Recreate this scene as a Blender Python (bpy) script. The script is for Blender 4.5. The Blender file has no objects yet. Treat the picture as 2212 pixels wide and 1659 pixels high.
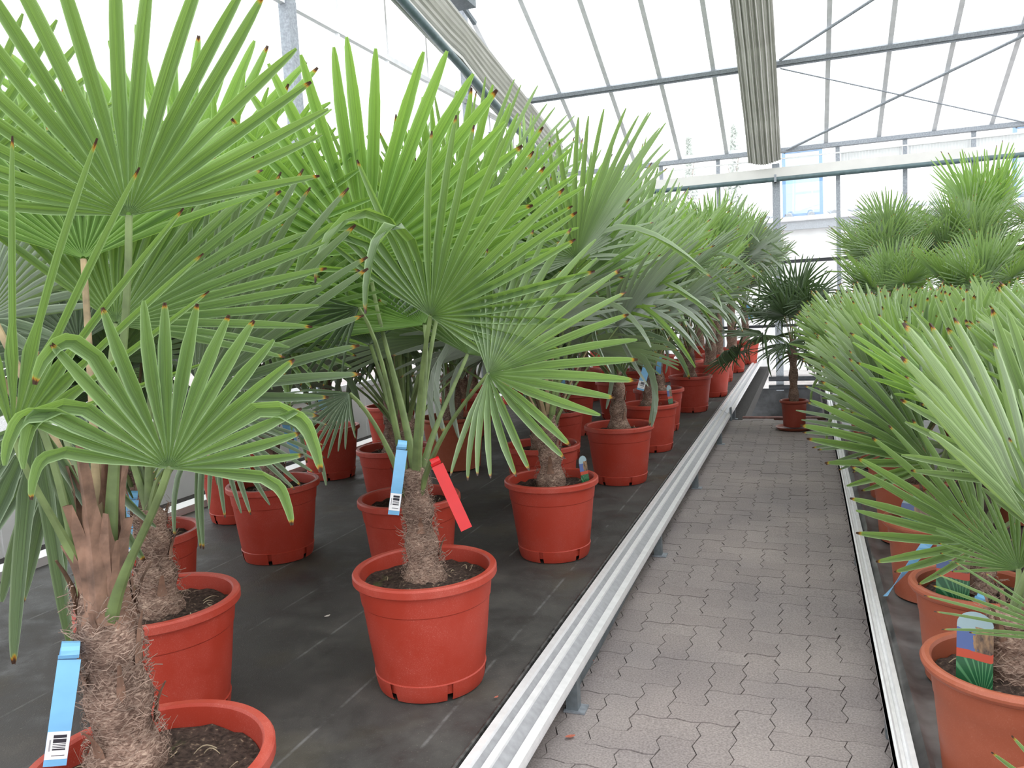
import bpy, math, random
from mathutils import Vector, Matrix, noise
V = Vector
PI = math.pi
scene = bpy.context.scene
C = scene.collection

# ---------------------------------------------------------------- camera
HC = 1.35
FPX, YAW, PITCH, ROLL = 1716.9, .35698, -.09935, -.0536
fw = V((-math.sin(YAW)*math.cos(PITCH), math.cos(YAW)*math.cos(PITCH), math.sin(PITCH)))
rt = V((math.cos(YAW), math.sin(YAW), 0)); up = rt.cross(fw)
rt2 = rt*math.cos(ROLL)+up*math.sin(ROLL); up2 = -rt*math.sin(ROLL)+up*math.cos(ROLL)
cd = bpy.data.cameras.new('camera'); cam = bpy.data.objects.new('camera', cd); C.objects.link(cam)
cd.sensor_fit = 'HORIZONTAL'; cd.sensor_width = 36; cd.lens = 36*FPX/2212
cd.clip_start = .02; cd.clip_end = 500
m = Matrix.Identity(4)
for i, c in enumerate((rt2, up2, -fw)):
    for j in range(3): m[j][i] = c[j]
m[2][3] = HC
cam.matrix_world = m
scene.camera = cam
CAM = V((0, 0, HC))

# ---------------------------------------------------------------- sky and exposure
w = bpy.data.worlds.new('overcast_sky'); scene.world = w; w.use_nodes = True
bg = w.node_tree.nodes['Background']
bg.inputs[0].default_value = (.97, .985, 1, 1); bg.inputs[1].default_value = 1.75
vs = scene.view_settings
vs.view_transform = 'Standard'; vs.look = 'None'; vs.gamma = 1; vs.exposure = .58
vs.use_curve_mapping = False


def ray(px, py):
    d = rt2*((px-1106)/FPX)+up2*(-(py-829.5)/FPX)+fw
    return d.normalized()


def at(px, py, y=None, z=None):
    """world point on the sight line through a photo point, at depth y or height z"""
    d = ray(px, py)
    t = y/d.y if y is not None else (z-HC)/d.z
    return CAM+d*t


# ---------------------------------------------------------------- mesh helpers
class MB:
    def __init__(s): s.v = []; s.f = []; s.uv = []; s.col = []

    def add(s, v, f):
        o = len(s.v); s.v += [tuple(p) for p in v]; s.f += [tuple(i+o for i in q) for q in f]

    def box(s, a, b):
        x0, y0, z0 = a; x1, y1, z1 = b
        s.add([(x0, y0, z0), (x1, y0, z0), (x1, y1, z0), (x0, y1, z0), (x0, y0, z1), (x1, y0, z1), (x1, y1, z1), (x0, y1, z1)],
              [(0, 3, 2, 1), (4, 5, 6, 7), (0, 1, 5, 4), (1, 2, 6, 5), (2, 3, 7, 6), (3, 0, 4, 7)])

    def bar(s, p, q, wx, wz, upv=(0, 0, 1)):
        p = V(p); q = V(q); d = (q-p).normalized(); u = V(upv)
        sd = d.cross(u).normalized(); u = sd.cross(d).normalized()
        vs_ = []
        for e in (p, q):
            for a, b in ((-1, -1), (1, -1), (1, 1), (-1, 1)): vs_.append(e+sd*(a*wx/2)+u*(b*wz/2))
        s.add(vs_, [(0, 1, 2, 3), (7, 6, 5, 4), (0, 4, 5, 1), (1, 5, 6, 2), (2, 6, 7, 3), (3, 7, 4, 0)])

    def tube(s, pts, rad, n=8, flat=1.0, cap=True):
        pts = [V(p) for p in pts]; rad = rad if hasattr(rad, '__len__') else [rad]*len(pts)
        o = len(s.v); sd = None
        for i, p in enumerate(pts):
            d = (pts[min(i+1, len(pts)-1)]-pts[max(i-1, 0)]).normalized()
            if sd is None:
                a = V((0, 0, 1)) if abs(d.z) < .8 else V((1, 0, 0)); sd = d.cross(a).normalized()
            sd = (sd-d*sd.dot(d)).normalized(); u = sd.cross(d)
            for k in range(n):
                t = 2*PI*k/n; s.v.append(tuple(p+(sd*math.cos(t)+u*math.sin(t)*flat)*rad[i]))
        for i in range(len(pts)-1):
            for k in range(n):
                a = o+i*n+k; b = o+i*n+(k+1) % n; s.f.append((a, b, b+n, a+n))
        if cap:
            s.f.append(tuple(o+k for k in range(n))[::-1]); s.f.append(tuple(o+(len(pts)-1)*n+k for k in range(n)))

    def lathe(s, prof, n=48, c=(0, 0, 0), skip=None, jit=None):
        o = len(s.v)
        for i, (r, z) in enumerate(prof):
            for k in range(n):
                t = 2*PI*k/n; rr = r if not jit else r*jit(t, z)
                s.v.append((c[0]+rr*math.cos(t), c[1]+rr*math.sin(t), c[2]+z))
        for i in range(len(prof)-1):
            for k in range(n):
                if skip and skip(i, k): continue
                a = o+i*n+k; b = o+i*n+(k+1) % n; s.f.append((a, b, b+n, a+n))

    def mesh(s, name, smooth=False):
        me = bpy.data.meshes.new(name); me.from_pydata(s.v, [], s.f)
        if s.uv:
            l = me.uv_layers.new(name='UVMap'); flat = []
            for p in me.polygons:
                for vi in p.vertices: flat += s.uv[vi]
            l.data.foreach_set('uv', flat)
        if s.col:
            a = me.color_attributes.new('leafdata', 'FLOAT_COLOR', 'POINT')
            a.data.foreach_set('color', [x for c in s.col for x in c])
        if smooth: me.polygons.foreach_set('use_smooth', [True]*len(me.polygons))
        me.update(); return me


def ob(name, data, mat=None, parent=None):
    if isinstance(data, MB): data = data.mesh(name)
    if mat and data and not data.materials: data.materials.append(mat)
    o = bpy.data.objects.new(name, data); C.objects.link(o)
    if parent: o.parent = parent
    return o


def sm(o, ang=40):
    me = o.data; me.polygons.foreach_set('use_smooth', [True]*len(me.polygons))
    try: me.set_sharp_from_angle(angle=math.radians(ang))
    except Exception: pass
    return o


def empty(name, loc=(0, 0, 0)):
    o = bpy.data.objects.new(name, None); C.objects.link(o); o.location = loc; o.empty_display_size = .1; return o


def tag(o, label=None, cat=None, group=None, kind=None):
    if label: o['label'] = label
    if cat: o['category'] = cat
    if group: o['group'] = group
    if kind: o['kind'] = kind
    return o


# ---------------------------------------------------------------- materials
def nt(name):
    mt = bpy.data.materials.new(name); mt.use_nodes = True; t = mt.node_tree
    return mt, t, t.nodes['Principled BSDF'], t.nodes['Material Output']


def setp(b, col=None, rough=None, metal=None, spec=None):
    if col is not None: b.inputs['Base Color'].default_value = (*col, 1)
    if rough is not None: b.inputs['Roughness'].default_value = rough
    if metal is not None: b.inputs['Metallic'].default_value = metal
    if spec is not None: b.inputs['Specular IOR Level'].default_value = spec


def N(t, typ, **kw):
    n = t.nodes.new(typ)
    for k, v in kw.items():
        if k.startswith('i_'):
            key = k[2:]; key = int(key) if key.isdigit() else key.replace('_', ' ')
            n.inputs[key].default_value = v
        else: setattr(n, k, v)
    return n


def ramp(t, src, stops, interp='LINEAR'):
    r = t.nodes.new('ShaderNodeValToRGB'); r.color_ramp.interpolation = interp
    e = r.color_ramp.elements
    while len(e) < len(stops): e.new(.5)
    for el, (p, c) in zip(e, stops): el.position = p; el.color = (*c, 1) if len(c) == 3 else c
    if src is not None: t.links.new(src, r.inputs[0])
    return r


def mixc(t, fac, a, b, mode='MIX'):
    n = t.nodes.new('ShaderNodeMix'); n.data_type = 'RGBA'; n.blend_type = mode
    for sock, val in ((n.inputs[0], fac), (n.inputs[6], a), (n.inputs[7], b)):
        if hasattr(val, 'is_output') or isinstance(val, bpy.types.NodeSocket): t.links.new(val, sock)
        elif isinstance(val, (int, float)): sock.default_value = val
        else: sock.default_value = (*val, 1)
    return n.outputs[2]


def plain(name, col, rough=.6, metal=0, spec=.5, var=.12, scale=20, bump=0):
    mt, t, b, o = nt(name); setp(b, col, rough, metal, spec)
    tc = N(t, 'ShaderNodeTexCoord'); nz = N(t, 'ShaderNodeTexNoise', i_Scale=scale, i_Detail=5.0)
    t.links.new(tc.outputs['Object'], nz.inputs['Vector'])
    lo = tuple(c*(1-var*2) for c in col); hi = tuple(min(1, c*(1+var)) for c in col)
    r = ramp(t, nz.outputs[0], [(.3, lo), (.7, hi)]); t.links.new(r.outputs[0], b.inputs['Base Color'])
    if bump:
        bp = N(t, 'ShaderNodeBump', i_Strength=bump, i_Distance=.01); t.links.new(nz.outputs[0], bp.inputs['Height']); t.links.new(bp.outputs[0], b.inputs['Normal'])
    return mt


def leaf_mat(name, lo, hi, under, trans, tf=.38, rough=.42):
    mt, t, b, o = nt(name); L = t.links.new
    at_ = N(t, 'ShaderNodeAttribute', attribute_name='leafdata'); sep = N(t, 'ShaderNodeSeparateColor'); L(at_.outputs['Color'], sep.inputs[0])
    uv = N(t, 'ShaderNodeUVMap'); sx = N(t, 'ShaderNodeSeparateXYZ'); L(uv.outputs[0], sx.inputs[0])
    info = N(t, 'ShaderNodeObjectInfo')
    add = N(t, 'ShaderNodeMath', operation='MULTIPLY_ADD'); L(info.outputs['Random'], add.inputs[0]); add.inputs[1].default_value = .35
    mul = N(t, 'ShaderNodeMath', operation='MULTIPLY', i_1=.65); L(sep.outputs[1], mul.inputs[0]); L(mul.outputs[0], add.inputs[2])
    base = mixc(t, add.outputs[0], lo, hi)
    # fine parallel veins
    mp = N(t, 'ShaderNodeMapping'); mp.inputs['Scale'].default_value = (26, 1.2, 1); L(uv.outputs[0], mp.inputs[0])
    nz = N(t, 'ShaderNodeTexNoise', i_Scale=1.0, i_Detail=3.0); L(mp.outputs[0], nz.inputs['Vector'])
    vr = ramp(t, nz.outputs[0], [(.35, (.72, .72, .72)), (.65, (1.18, 1.18, 1.18))])
    base = mixc(t, 1.0, base, vr.outputs[0], 'MULTIPLY')
    geo = N(t, 'ShaderNodeNewGeometry')
    base = mixc(t, geo.outputs['Backfacing'], base, mixc(t, .45, base, under))
    # pale margin along each segment
    mg = N(t, 'ShaderNodeMath', operation='PINGPONG', i_1=.5); L(sx.outputs[0], mg.inputs[0])
    mr = ramp(t, mg.outputs[0], [(0.02, (.8, .8, .8)), (.10, (0, 0, 0))])
    base = mixc(t, mr.outputs[0], base, tuple(min(1, c*1.5+.10) for c in hi))
    # dried tips
    noi = N(t, 'ShaderNodeTexNoise', i_Scale=9.0); L(uv.outputs[0], noi.inputs['Vector'])
    ta = N(t, 'ShaderNodeMath', operation='MULTIPLY_ADD', i_1=.05); L(noi.outputs[0], ta.inputs[0]); L(sep.outputs[0], ta.inputs[2]); ts = N(t, 'ShaderNodeMath', operation='SUBTRACT', i_1=.027); L(ta.outputs[0], ts.inputs[0]); ta = ts
    tr = ramp(t, ta.outputs[0], [(.958, (0, 0, 0)), (.970, (1, 1, 1))])
    tcol = ramp(t, ta.outputs[0], [(.962, (.42, .45, .06)), (.972, (.48, .20, .02)), (.979, (.06, .03, .018))])
    tm = N(t, 'ShaderNodeMath', operation='MULTIPLY'); L(tr.outputs[0], tm.inputs[0]); L(sep.outputs[2], tm.inputs[1])
    base = mixc(t, tm.outputs[0], base, tcol.outputs[0])
    L(base, b.inputs['Base Color']); setp(b, None, rough, 0, .85)
    bp = N(t, 'ShaderNodeBump', i_Strength=.25, i_Distance=.002); L(nz.outputs[0], bp.inputs['Height']); L(bp.outputs[0], b.inputs['Normal'])
    tl = N(t, 'ShaderNodeBsdfTranslucent')
    tcl = mixc(t, tm.outputs[0], mixc(t, 1.0, trans, vr.outputs[0], 'MULTIPLY'), tcol.outputs[0]); L(tcl, tl.inputs[0])
    ms = N(t, 'ShaderNodeMixShader', i_0=tf); L(b.outputs[0], ms.inputs[1]); L(tl.outputs[0], ms.inputs[2]); L(ms.outputs[0], o.inputs[0])
    return mt


M = {}
M['leaf'] = leaf_mat('palm_leaf', (.10, .165, .075), (.18, .275, .115), (.27, .35, .22), (.33, .54, .08), .34, .36)
M['leaf_fresh'] = leaf_mat('fresh_palm_leaf', (.13, .24, .065), (.21, .35, .10), (.29, .40, .20), (.36, .60, .085), .40, .38)
M['leaf_grey'] = leaf_mat('grey_palm_leaf', (.10, .145, .095), (.19, .245, .165), (.36, .41, .35), (.24, .38, .10), .26, .36)
M['leaf_pale'] = leaf_mat('pale_palm_leaf', (.15, .215, .11), (.25, .34, .17), (.34, .42, .28), (.34, .54, .10), .32, .36)
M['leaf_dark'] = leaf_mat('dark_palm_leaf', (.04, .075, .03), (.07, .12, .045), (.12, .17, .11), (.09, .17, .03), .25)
M['petiole'] = plain('petiole_green', (.155, .215, .075), .5, var=.25, scale=14)
M['petiole_dry'] = plain('petiole_dry', (.36, .27, .15), .6, var=.25, scale=18)


def pot_mat(name, col, dust, amt):
    mt, t, b, o = nt(name); L = t.links.new; setp(b, col, .45, 0, .4)
    tc = N(t, 'ShaderNodeTexCoord'); geo = N(t, 'ShaderNodeNewGeometry'); info = N(t, 'ShaderNodeObjectInfo')
    n1 = N(t, 'ShaderNodeTexNoise', i_Scale=420.0, i_Detail=3.0); n2 = N(t, 'ShaderNodeTexNoise', i_Scale=7.0, i_Detail=6.0, i_Roughness=.7)
    va = N(t, 'ShaderNodeVectorMath', operation='ADD'); L(tc.outputs['Object'], va.inputs[0])
    cb = N(t, 'ShaderNodeVectorMath', operation='SCALE'); cb.inputs[0].default_value = (7, 3, 5); L(info.outputs['Random'], cb.inputs['Scale']); L(cb.outputs[0], va.inputs[1])
    for n in (n1, n2): L(va.outputs[0], n.inputs['Vector'])
    r1 = ramp(t, n1.outputs[0], [(.56, (0, 0, 0)), (.68, (1, 1, 1))]); r2 = ramp(t, n2.outputs[0], [(.42, (.15, .15, .15)), (.72, (1, 1, 1))])
    f = mixc(t, 1.0, r1.outputs[0], r2.outputs[0], 'MULTIPLY')
    pnt = ramp(t, geo.outputs['Pointiness'], [(.52, (0, 0, 0)), (.62, (.8, .8, .8))])
    f2 = mixc(t, 1.0, f, mixc(t, 1.0, pnt.outputs[0], r2.outputs[0], 'MULTIPLY'), 'ADD')
    sc = N(t, 'ShaderNodeMath', operation='MULTIPLY', i_1=amt); L(f2, sc.inputs[0])
    tint = mixc(t, info.outputs['Random'], tuple(c*.88 for c in col), tuple(min(1, c*1.1) for c in col))
    v2 = mixc(t, r2.outputs[0], tint, tuple(min(1, c*1.12+.012) for c in col))
    L(mixc(t, sc.outputs[0], v2, dust), b.inputs['Base Color'])
    rr = ramp(t, n2.outputs[0], [(.3, (.38, .38, .38)), (.7, (.6, .6, .6))]); L(rr.outputs[0], b.inputs['Roughness'])
    return mt


M['pot'] = pot_mat('red_plastic', (.37, .036, .018), (.70, .33, .27), .36)
M['terra'] = pot_mat('terracotta_plastic', (.34, .085, .042), (.60, .34, .25), .28)
M['dkpot'] = pot_mat('dark_red_plastic', (.24, .04, .022), (.4, .15, .1), .35)


def soil_mat():
    mt, t, b, o = nt('potting_soil'); L = t.links.new
    tc = N(t, 'ShaderNodeTexCoord'); n1 = N(t, 'ShaderNodeTexNoise', i_Scale=90.0, i_Detail=5.0); n2 = N(t, 'ShaderNodeTexNoise', i_Scale=11.0, i_Detail=3.0)
    for n in (n1, n2): L(tc.outputs['Object'], n.inputs['Vector'])
    r = ramp(t, n1.outputs[0], [(.3, (.018, .012, .010)), (.62, (.075, .05, .04)), (.74, (.30, .22, .15))])
    g = ramp(t, n2.outputs[0], [(.6, (0, 0, 0)), (.72, (.7, .7, .7))])
    L(mixc(t, g.outputs[0], r.outputs[0], (.085, .105, .035)), b.inputs['Base Color']); setp(b, None, .9, 0, .2)
    bp = N(t, 'ShaderNodeBump', i_Strength=.9, i_Distance=.01); L(n1.outputs[0], bp.inputs['Height']); L(bp.outputs[0], b.inputs['Normal'])
    return mt


M['soil'] = soil_mat()


def trunk_mat():
    mt, t, b, o = nt('fibrous_trunk'); L = t.links.new
    tc = N(t, 'ShaderNodeTexCoord'); mp = N(t, 'ShaderNodeMapping'); mp.inputs['Scale'].default_value = (70, 70, 190); mp.inputs['Rotation'].default_value = (.5, .3, 0)
    L(tc.outputs['Object'], mp.inputs[0])
    n1 = N(t, 'ShaderNodeTexNoise', i_Scale=1.0, i_Detail=5.0, i_Distortion=1.5); L(mp.outputs[0], n1.inputs['Vector'])
    n2 = N(t, 'ShaderNodeTexNoise', i_Scale=14.0, i_Detail=3.0); L(tc.outputs['Object'], n2.inputs['Vector'])
    r = ramp(t, n1.outputs[0], [(.28, (.075, .046, .036)), (.5, (.235, .16, .13)), (.72, (.50, .39, .32))])
    r2 = ramp(t, n2.outputs[0], [(.35, (.62, .6, .58)), (.65, (1.15, 1.1, 1.05))])
    L(mixc(t, 1.0, r.outputs[0], r2.outputs[0], 'MULTIPLY'), b.inputs['Base Color']); setp(b, None, .9, 0, .15)
    bp = N(t, 'ShaderNodeBump', i_Strength=.8, i_Distance=.006); L(n1.outputs[0], bp.inputs['Height']); L(bp.outputs[0], b.inputs['Normal'])
    return mt


M['trunk'] = trunk_mat()
M['fibre'] = plain('trunk_fibre', (.33, .235, .185), .8, var=.3, scale=40)
M['husk'] = plain('dry_leaf_base', (.22, .125, .085), .75, var=.3, scale=25, bump=.3)
M['straw'] = plain('dry_root', (.34, .27, .18), .8, var=.2)
M['alu'] = plain('aluminium', (.86, .86, .87), .42, .25, var=.04, scale=30)
M['rail_shade'] = plain('shaded_aluminium', (.36, .36, .38), .45, .25, var=.08, scale=40)  # darker grey paints the shade of the steep rail facets
M['galv'] = plain('galvanised_steel', (.34, .37, .41), .5, .3, var=.14, scale=45)
M['steel'] = plain('painted_steel', (.86, .87, .90), .45, .1, var=.05, scale=8)
M['legm'] = plain('grey_leg_steel', (.20, .23, .25), .5, .4, var=.12, scale=30)
M['pipe'] = plain('dark_green_pipe', (.10, .155, .165), .4, .1, var=.12, scale=12)
M['black'] = plain('black_pipe', (.03, .033, .04), .5, var=.15)
M['white'] = plain('white_panel', (.80, .80, .80), .5, var=.04, scale=4)
M['conc'] = plain('concrete', (.35, .33, .33), .85, var=.15, scale=12, bump=.1)
M['darkpanel'] = plain('dark_liner', (.055, .057, .06), .7, var=.3, scale=6)
M['screen'] = plain('shade_screen', (.76, .75, .72), .7, var=.03, scale=3)
M['screen_pleat_shade'] = plain('shade_screen_pleat_shade', (.42, .42, .38), .7, var=.05, scale=3)  # grey strips paint the shade between pleats into the cloth
M['blue'] = plain('blue_tag_plastic', (.19, .46, .74), .35, var=.05)
M['redtag'] = plain('red_tag_plastic', (.62, .008, .012), .35, var=.05)
M['petal'] = plain('fallen_petal', (.55, .16, .10), .7, var=.2, scale=80)
M['pale'] = plain('pale_petal', (.75, .68, .62), .7, var=.1, scale=80)
M['bluef'] = plain('blue_frame', (.20, .36, .60), .5, var=.05)
M['tree'] = plain('hazed_tree_leaf', (.42, .50, .34), .7, var=.25, scale=3)  # leaf colour paled, distance haze painted in
M['conifer'] = plain('hazed_far_tree', (.80, .84, .80), .8, var=.05, scale=1)  # near-white colour stands in for far haze
M['bark'] = plain('tree_bark', (.45, .40, .36), .9, var=.25, scale=8)
M['gravel'] = plain('gravel', (.42, .42, .42), .9, var=.35, scale=30, bump=.4)
M['yell'] = plain('yellow_leaf', (.52, .68, .07), .5, var=.25, scale=15)


def glass_mat(name, gloss=.05, tint=(1, 1, 1)):
    mt, t, b, o = nt(name); t.nodes.remove(b); L = t.links.new
    tr = N(t, 'ShaderNodeBsdfTransparent'); tr.inputs[0].default_value = (*tint, 1); gl = N(t, 'ShaderNodeBsdfGlossy', i_Roughness=.02)
    gl.inputs[0].default_value = (1, 1, 1, 1)
    ms = N(t, 'ShaderNodeMixShader', i_0=gloss); L(tr.outputs[0], ms.inputs[1]); L(gl.outputs[0], ms.inputs[2]); L(ms.outputs[0], o.inputs[0])
    return mt


M['glass'] = glass_mat('greenhouse_glass', .05, (.98, .99, .99))
M['bluepane'] = glass_mat('pale_blue_pane', .12, (.55, .68, .82))


def mat_mat():
    mt, t, b, o = nt('bench_mat'); L = t.links.new
    tc = N(t, 'ShaderNodeTexCoord'); s = N(t, 'ShaderNodeSeparateXYZ'); L(tc.outputs['Object'], s.inputs[0])
    n1 = N(t, 'ShaderNodeTexNoise', i_Scale=5.0, i_Detail=8.0, i_Roughness=.7); n2 = N(t, 'ShaderNodeTexNoise', i_Scale=220.0, i_Detail=2.0)
    n3 = N(t, 'ShaderNodeTexNoise', i_Scale=2.2, i_Detail=4.0)
    for n in (n1, n2, n3): L(tc.outputs['Object'], n.inputs['Vector'])
    base = ramp(t, n1.outputs[0], [(.28, (.036, .035, .034)), (.5, (.058, .056, .053)), (.74, (.10, .094, .085))])
    sp = ramp(t, n2.outputs[0], [(.66, (0, 0, 0)), (.76, (.55, .55, .55))])
    c = mixc(t, sp.outputs[0], base.outputs[0], (.26, .24, .20))
    mo = ramp(t, n3.outputs[0], [(.55, (0, 0, 0)), (.75, (.5, .5, .5))]); c = mixc(t, mo.outputs[0], c, (.10, .085, .045))
    # pale scuffed seam lines running along the bench, broken up by noise
    wv = N(t, 'ShaderNodeTexWave', wave_type='BANDS', bands_direction='X', i_Scale=.92, i_Distortion=.35, i_Detail=2.0)
    wv.inputs['Detail Scale'].default_value = .35; L(tc.outputs['Object'], wv.inputs['Vector'])
    ln = ramp(t, wv.outputs[0], [(.9985, (0, 0, 0)), (.9998, (1, 1, 1))])
    br = ramp(t, n1.outputs[0], [(.46, (0, 0, 0)), (.62, (.8, .8, .8))])
    c = mixc(t, mixc(t, 1.0, ln.outputs[0], br.outputs[0], 'MULTIPLY'), c, (.20, .20, .20))
    L(c, b.inputs['Base Color']); rr = ramp(t, n1.outputs[0], [(.35, (.5, .5, .5)), (.6, (.85, .85, .85))]); L(rr.outputs[0], b.inputs['Roughness'])
    bp = N(t, 'ShaderNodeBump', i_Strength=.35, i_Distance=.004); L(n2.outputs[0], bp.inputs['Height']); L(bp.outputs[0], b.inputs['Normal'])
    return mt


M['mat'] = mat_mat()


def paver_mat():
    mt, t, b, o = nt('concrete_paver'); L = t.links.new
    geo = N(t, 'ShaderNodeNewGeometry'); info = N(t, 'ShaderNodeObjectInfo')
    n1 = N(t, 'ShaderNodeTexNoise', i_Scale=160.0, i_Detail=3.0); n2 = N(t, 'ShaderNodeTexNoise', i_Scale=1.6, i_Detail=4.0)
    for n in (n1, n2): L(geo.outputs['Position'], n.inputs['Vector'])
    c = mixc(t, info.outputs['Random'], (.285, .25, .243), (.32, .284, .275))
    r = ramp(t, n1.outputs[0], [(.3, (.72, .72, .72)), (.7, (1.25, 1.25, 1.25))]); r2 = ramp(t, n2.outputs[0], [(.3, (.82, .82, .84)), (.7, (1.15, 1.13, 1.1))])
    c = mixc(t, 1.0, mixc(t, 1.0, c, r.outputs[0], 'MULTIPLY'), r2.outputs[0], 'MULTIPLY')
    L(c, b.inputs['Base Color']); setp(b, None, .75, 0, .35)
    bp = N(t, 'ShaderNodeBump', i_Strength=.3, i_Distance=.002); L(n1.outputs[0], bp.inputs['Height']); L(bp.outputs[0], b.inputs['Normal'])
    return mt


M['paver'] = paver_mat()
M['liner'] = plain('grey_liner', (.13, .128, .128), .38, var=.3, scale=9, bump=.2)
M['sand'] = plain('joint_sand', (.045, .04, .038), .95, var=.3, scale=60)


def barcode_mat():
    mt, t, b, o = nt('barcode_print'); L = t.links.new
    uv = N(t, 'ShaderNodeUVMap'); s = N(t, 'ShaderNodeSeparateXYZ'); L(uv.outputs[0], s.inputs[0])
    mu = N(t, 'ShaderNodeMath', operation='MULTIPLY', i_1=34.0); L(s.outputs[1], mu.inputs[0])
    fl = N(t, 'ShaderNodeMath', operation='FLOOR'); L(mu.outputs[0], fl.inputs[0])
    wn = N(t, 'ShaderNodeTexWhiteNoise', noise_dimensions='1D'); L(fl.outputs[0], wn.inputs['W'])
    bars = ramp(t, wn.outputs[0], [(.0, (.03, .03, .04)), (.5, (.85, .85, .87))], 'CONSTANT')

    def inside(sock, a, c):
        g = N(t, 'ShaderNodeMath', operation='GREATER_THAN', i_1=a); L(sock, g.inputs[0])
        l = N(t, 'ShaderNodeMath', operation='LESS_THAN', i_1=c); L(sock, l.inputs[0])
        m_ = N(t, 'ShaderNodeMath', operation='MULTIPLY'); L(g.outputs[0], m_.inputs[0]); L(l.outputs[0], m_.inputs[1]); return m_.outputs[0]
    m1 = N(t, 'ShaderNodeMath', operation='MULTIPLY'); L(inside(s.outputs[0], .14, .72), m1.inputs[0]); L(inside(s.outputs[1], .10, .90), m1.inputs[1])
    c = mixc(t, m1.outputs[0], (.85, .85, .87), bars.outputs[0])
    m2 = N(t, 'ShaderNodeMath', operation='MULTIPLY'); L(inside(s.outputs[0], .80, .88), m2.inputs[0]); L(inside(s.outputs[1], .3, .72), m2.inputs[1])
    c = mixc(t, m2.outputs[0], c, (.35, .35, .37))
    L(c, b.inputs['Base Color']); setp(b, None, .4); return mt


M['barcode'] = barcode_mat()


def label_mat():
    mt, t, b, o = nt('plant_label_print'); L = t.links.new
    uv = N(t, 'ShaderNodeUVMap'); s = N(t, 'ShaderNodeSeparateXYZ'); L(uv.outputs[0], s.inputs[0])
    zone = ramp(t, s.outputs[1], [(0, (.012, .085, .035)), (.40, (.40, .055, .025)), (.50, (.07, .11, .28)), (.74, (.26, .36, .40))], 'CONSTANT')
    # rocky headland on the right of the picture
    nz = N(t, 'ShaderNodeTexNoise', i_Scale=7.0, i_Detail=4.0); L(uv.outputs[0], nz.inputs['Vector'])
    a = N(t, 'ShaderNodeMath', operation='MULTIPLY_ADD', i_1=.55); L(nz.outputs[0], a.inputs[0]); L(s.outputs[0], a.inputs[2])
    g = N(t, 'ShaderNodeMath', operation='GREATER_THAN', i_1=.80); L(a.outputs[0], g.inputs[0])
    v1 = N(t, 'ShaderNodeMath', operation='GREATER_THAN', i_1=.5); L(s.outputs[1], v1.inputs[0])
    v2 = N(t, 'ShaderNodeMath', operation='LESS_THAN', i_1=.80); L(s.outputs[1], v2.inputs[0])
    mm = N(t, 'ShaderNodeMath', operation='MULTIPLY'); L(v1.outputs[0], mm.inputs[0]); L(v2.outputs[0], mm.inputs[1])
    mm2 = N(t, 'ShaderNodeMath', operation='MULTIPLY'); L(mm.outputs[0], mm2.inputs[0]); L(g.outputs[0], mm2.inputs[1])
    rock = ramp(t, nz.outputs[0], [(.35, (.05, .035, .03)), (.65, (.28, .17, .09))])
    c = mixc(t, mm2.outputs[0], zone.outputs[0], rock.outputs[0])
    # radiating pale leaf rays in the green field
    gr = N(t, 'ShaderNodeTexGradient', gradient_type='RADIAL'); mp = N(t, 'ShaderNodeMapping', vector_type='POINT'); mp.inputs['Location'].default_value = (-.75, .02, 0)
    L(uv.outputs[0], mp.inputs[0]); L(mp.outputs[0], gr.inputs[0])
    wv = N(t, 'ShaderNodeMath', operation='MULTIPLY', i_1=150.0); L(gr.outputs[1], wv.inputs[0]); sn = N(t, 'ShaderNodeMath', operation='SINE'); L(wv.outputs[0], sn.inputs[0])
    st = ramp(t, sn.outputs[0], [(.4, (0, 0, 0)), (.9, (.8, .8, .8))])
    v3 = N(t, 'ShaderNodeMath', operation='LESS_THAN', i_1=.40); L(s.outputs[1], v3.inputs[0])
    mm3 = mixc(t, 1.0, st.outputs[0], v3.outputs[0], 'MULTIPLY')
    c = mixc(t, mm3, c, (.08, .24, .11))
    L(c, b.inputs['Base Color']); setp(b, None, .25); return mt


M['label'] = label_mat()

# ================================================================ THE SETTING
YW = 15.5          # far glass wall
TB = math.tan(math.radians(26)); EZ = 3.9
ZB = .16           # bench mat height


def roofz(y): return EZ+(YW-y)*TB


# ---- floor: interlocking pavers
mb = MB(); mb.box((-4.8, .2, -.2), (-.66, 15.45, -.045)); mb.box((.18, .2, -.2), (4.2, 15.45, -.045)); mb.box((-.66, .2, -.2), (.18, 8.86, -.045))
floor = ob('floor', mb, M['sand']); floor['kind'] = 'structure'
PM, PE, PG, gap = .1075, .0055, .0095, .0016     # module, edge waves, joint


def paver_mesh(nx, ny):
    """interlocking block nx by ny modules, wavy long joints and zigzag cross joints"""
    hx = [(u, w) for k in range(nx) for u, w in ((k, 0), (k+.28, PE), (k+.72, -PE))]
    vy = [(u, w) for k in range(ny) for u, w in ((k, 0), (k+.30, PG), (k+.70, -PG))]
    out = [(u*PM, w) for u, w in hx]+[(nx*PM+w, u*PM) for u, w in vy]
    out += [(u*PM, ny*PM+w) for u, w in (hx+[(nx, 0)])[1:][::-1]]+[(w, u*PM) for u, w in (vy+[(ny, 0)])[1:][::-1]]
    cx, cy = nx*PM/2, ny*PM/2
    out = [((x-cx)*(1-gap/cx), (y-cy)*(1-gap/cy)) for x, y in out]
    n = len(out); mb = MB()
    mb.add([(x, y, 0) for x, y in out]+[(x, y, -.05) for x, y in out],
           [tuple(range(n))]+[(i, i+n, (i+1) % n+n, (i+1) % n) for i in range(n)])
    return mb


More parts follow.
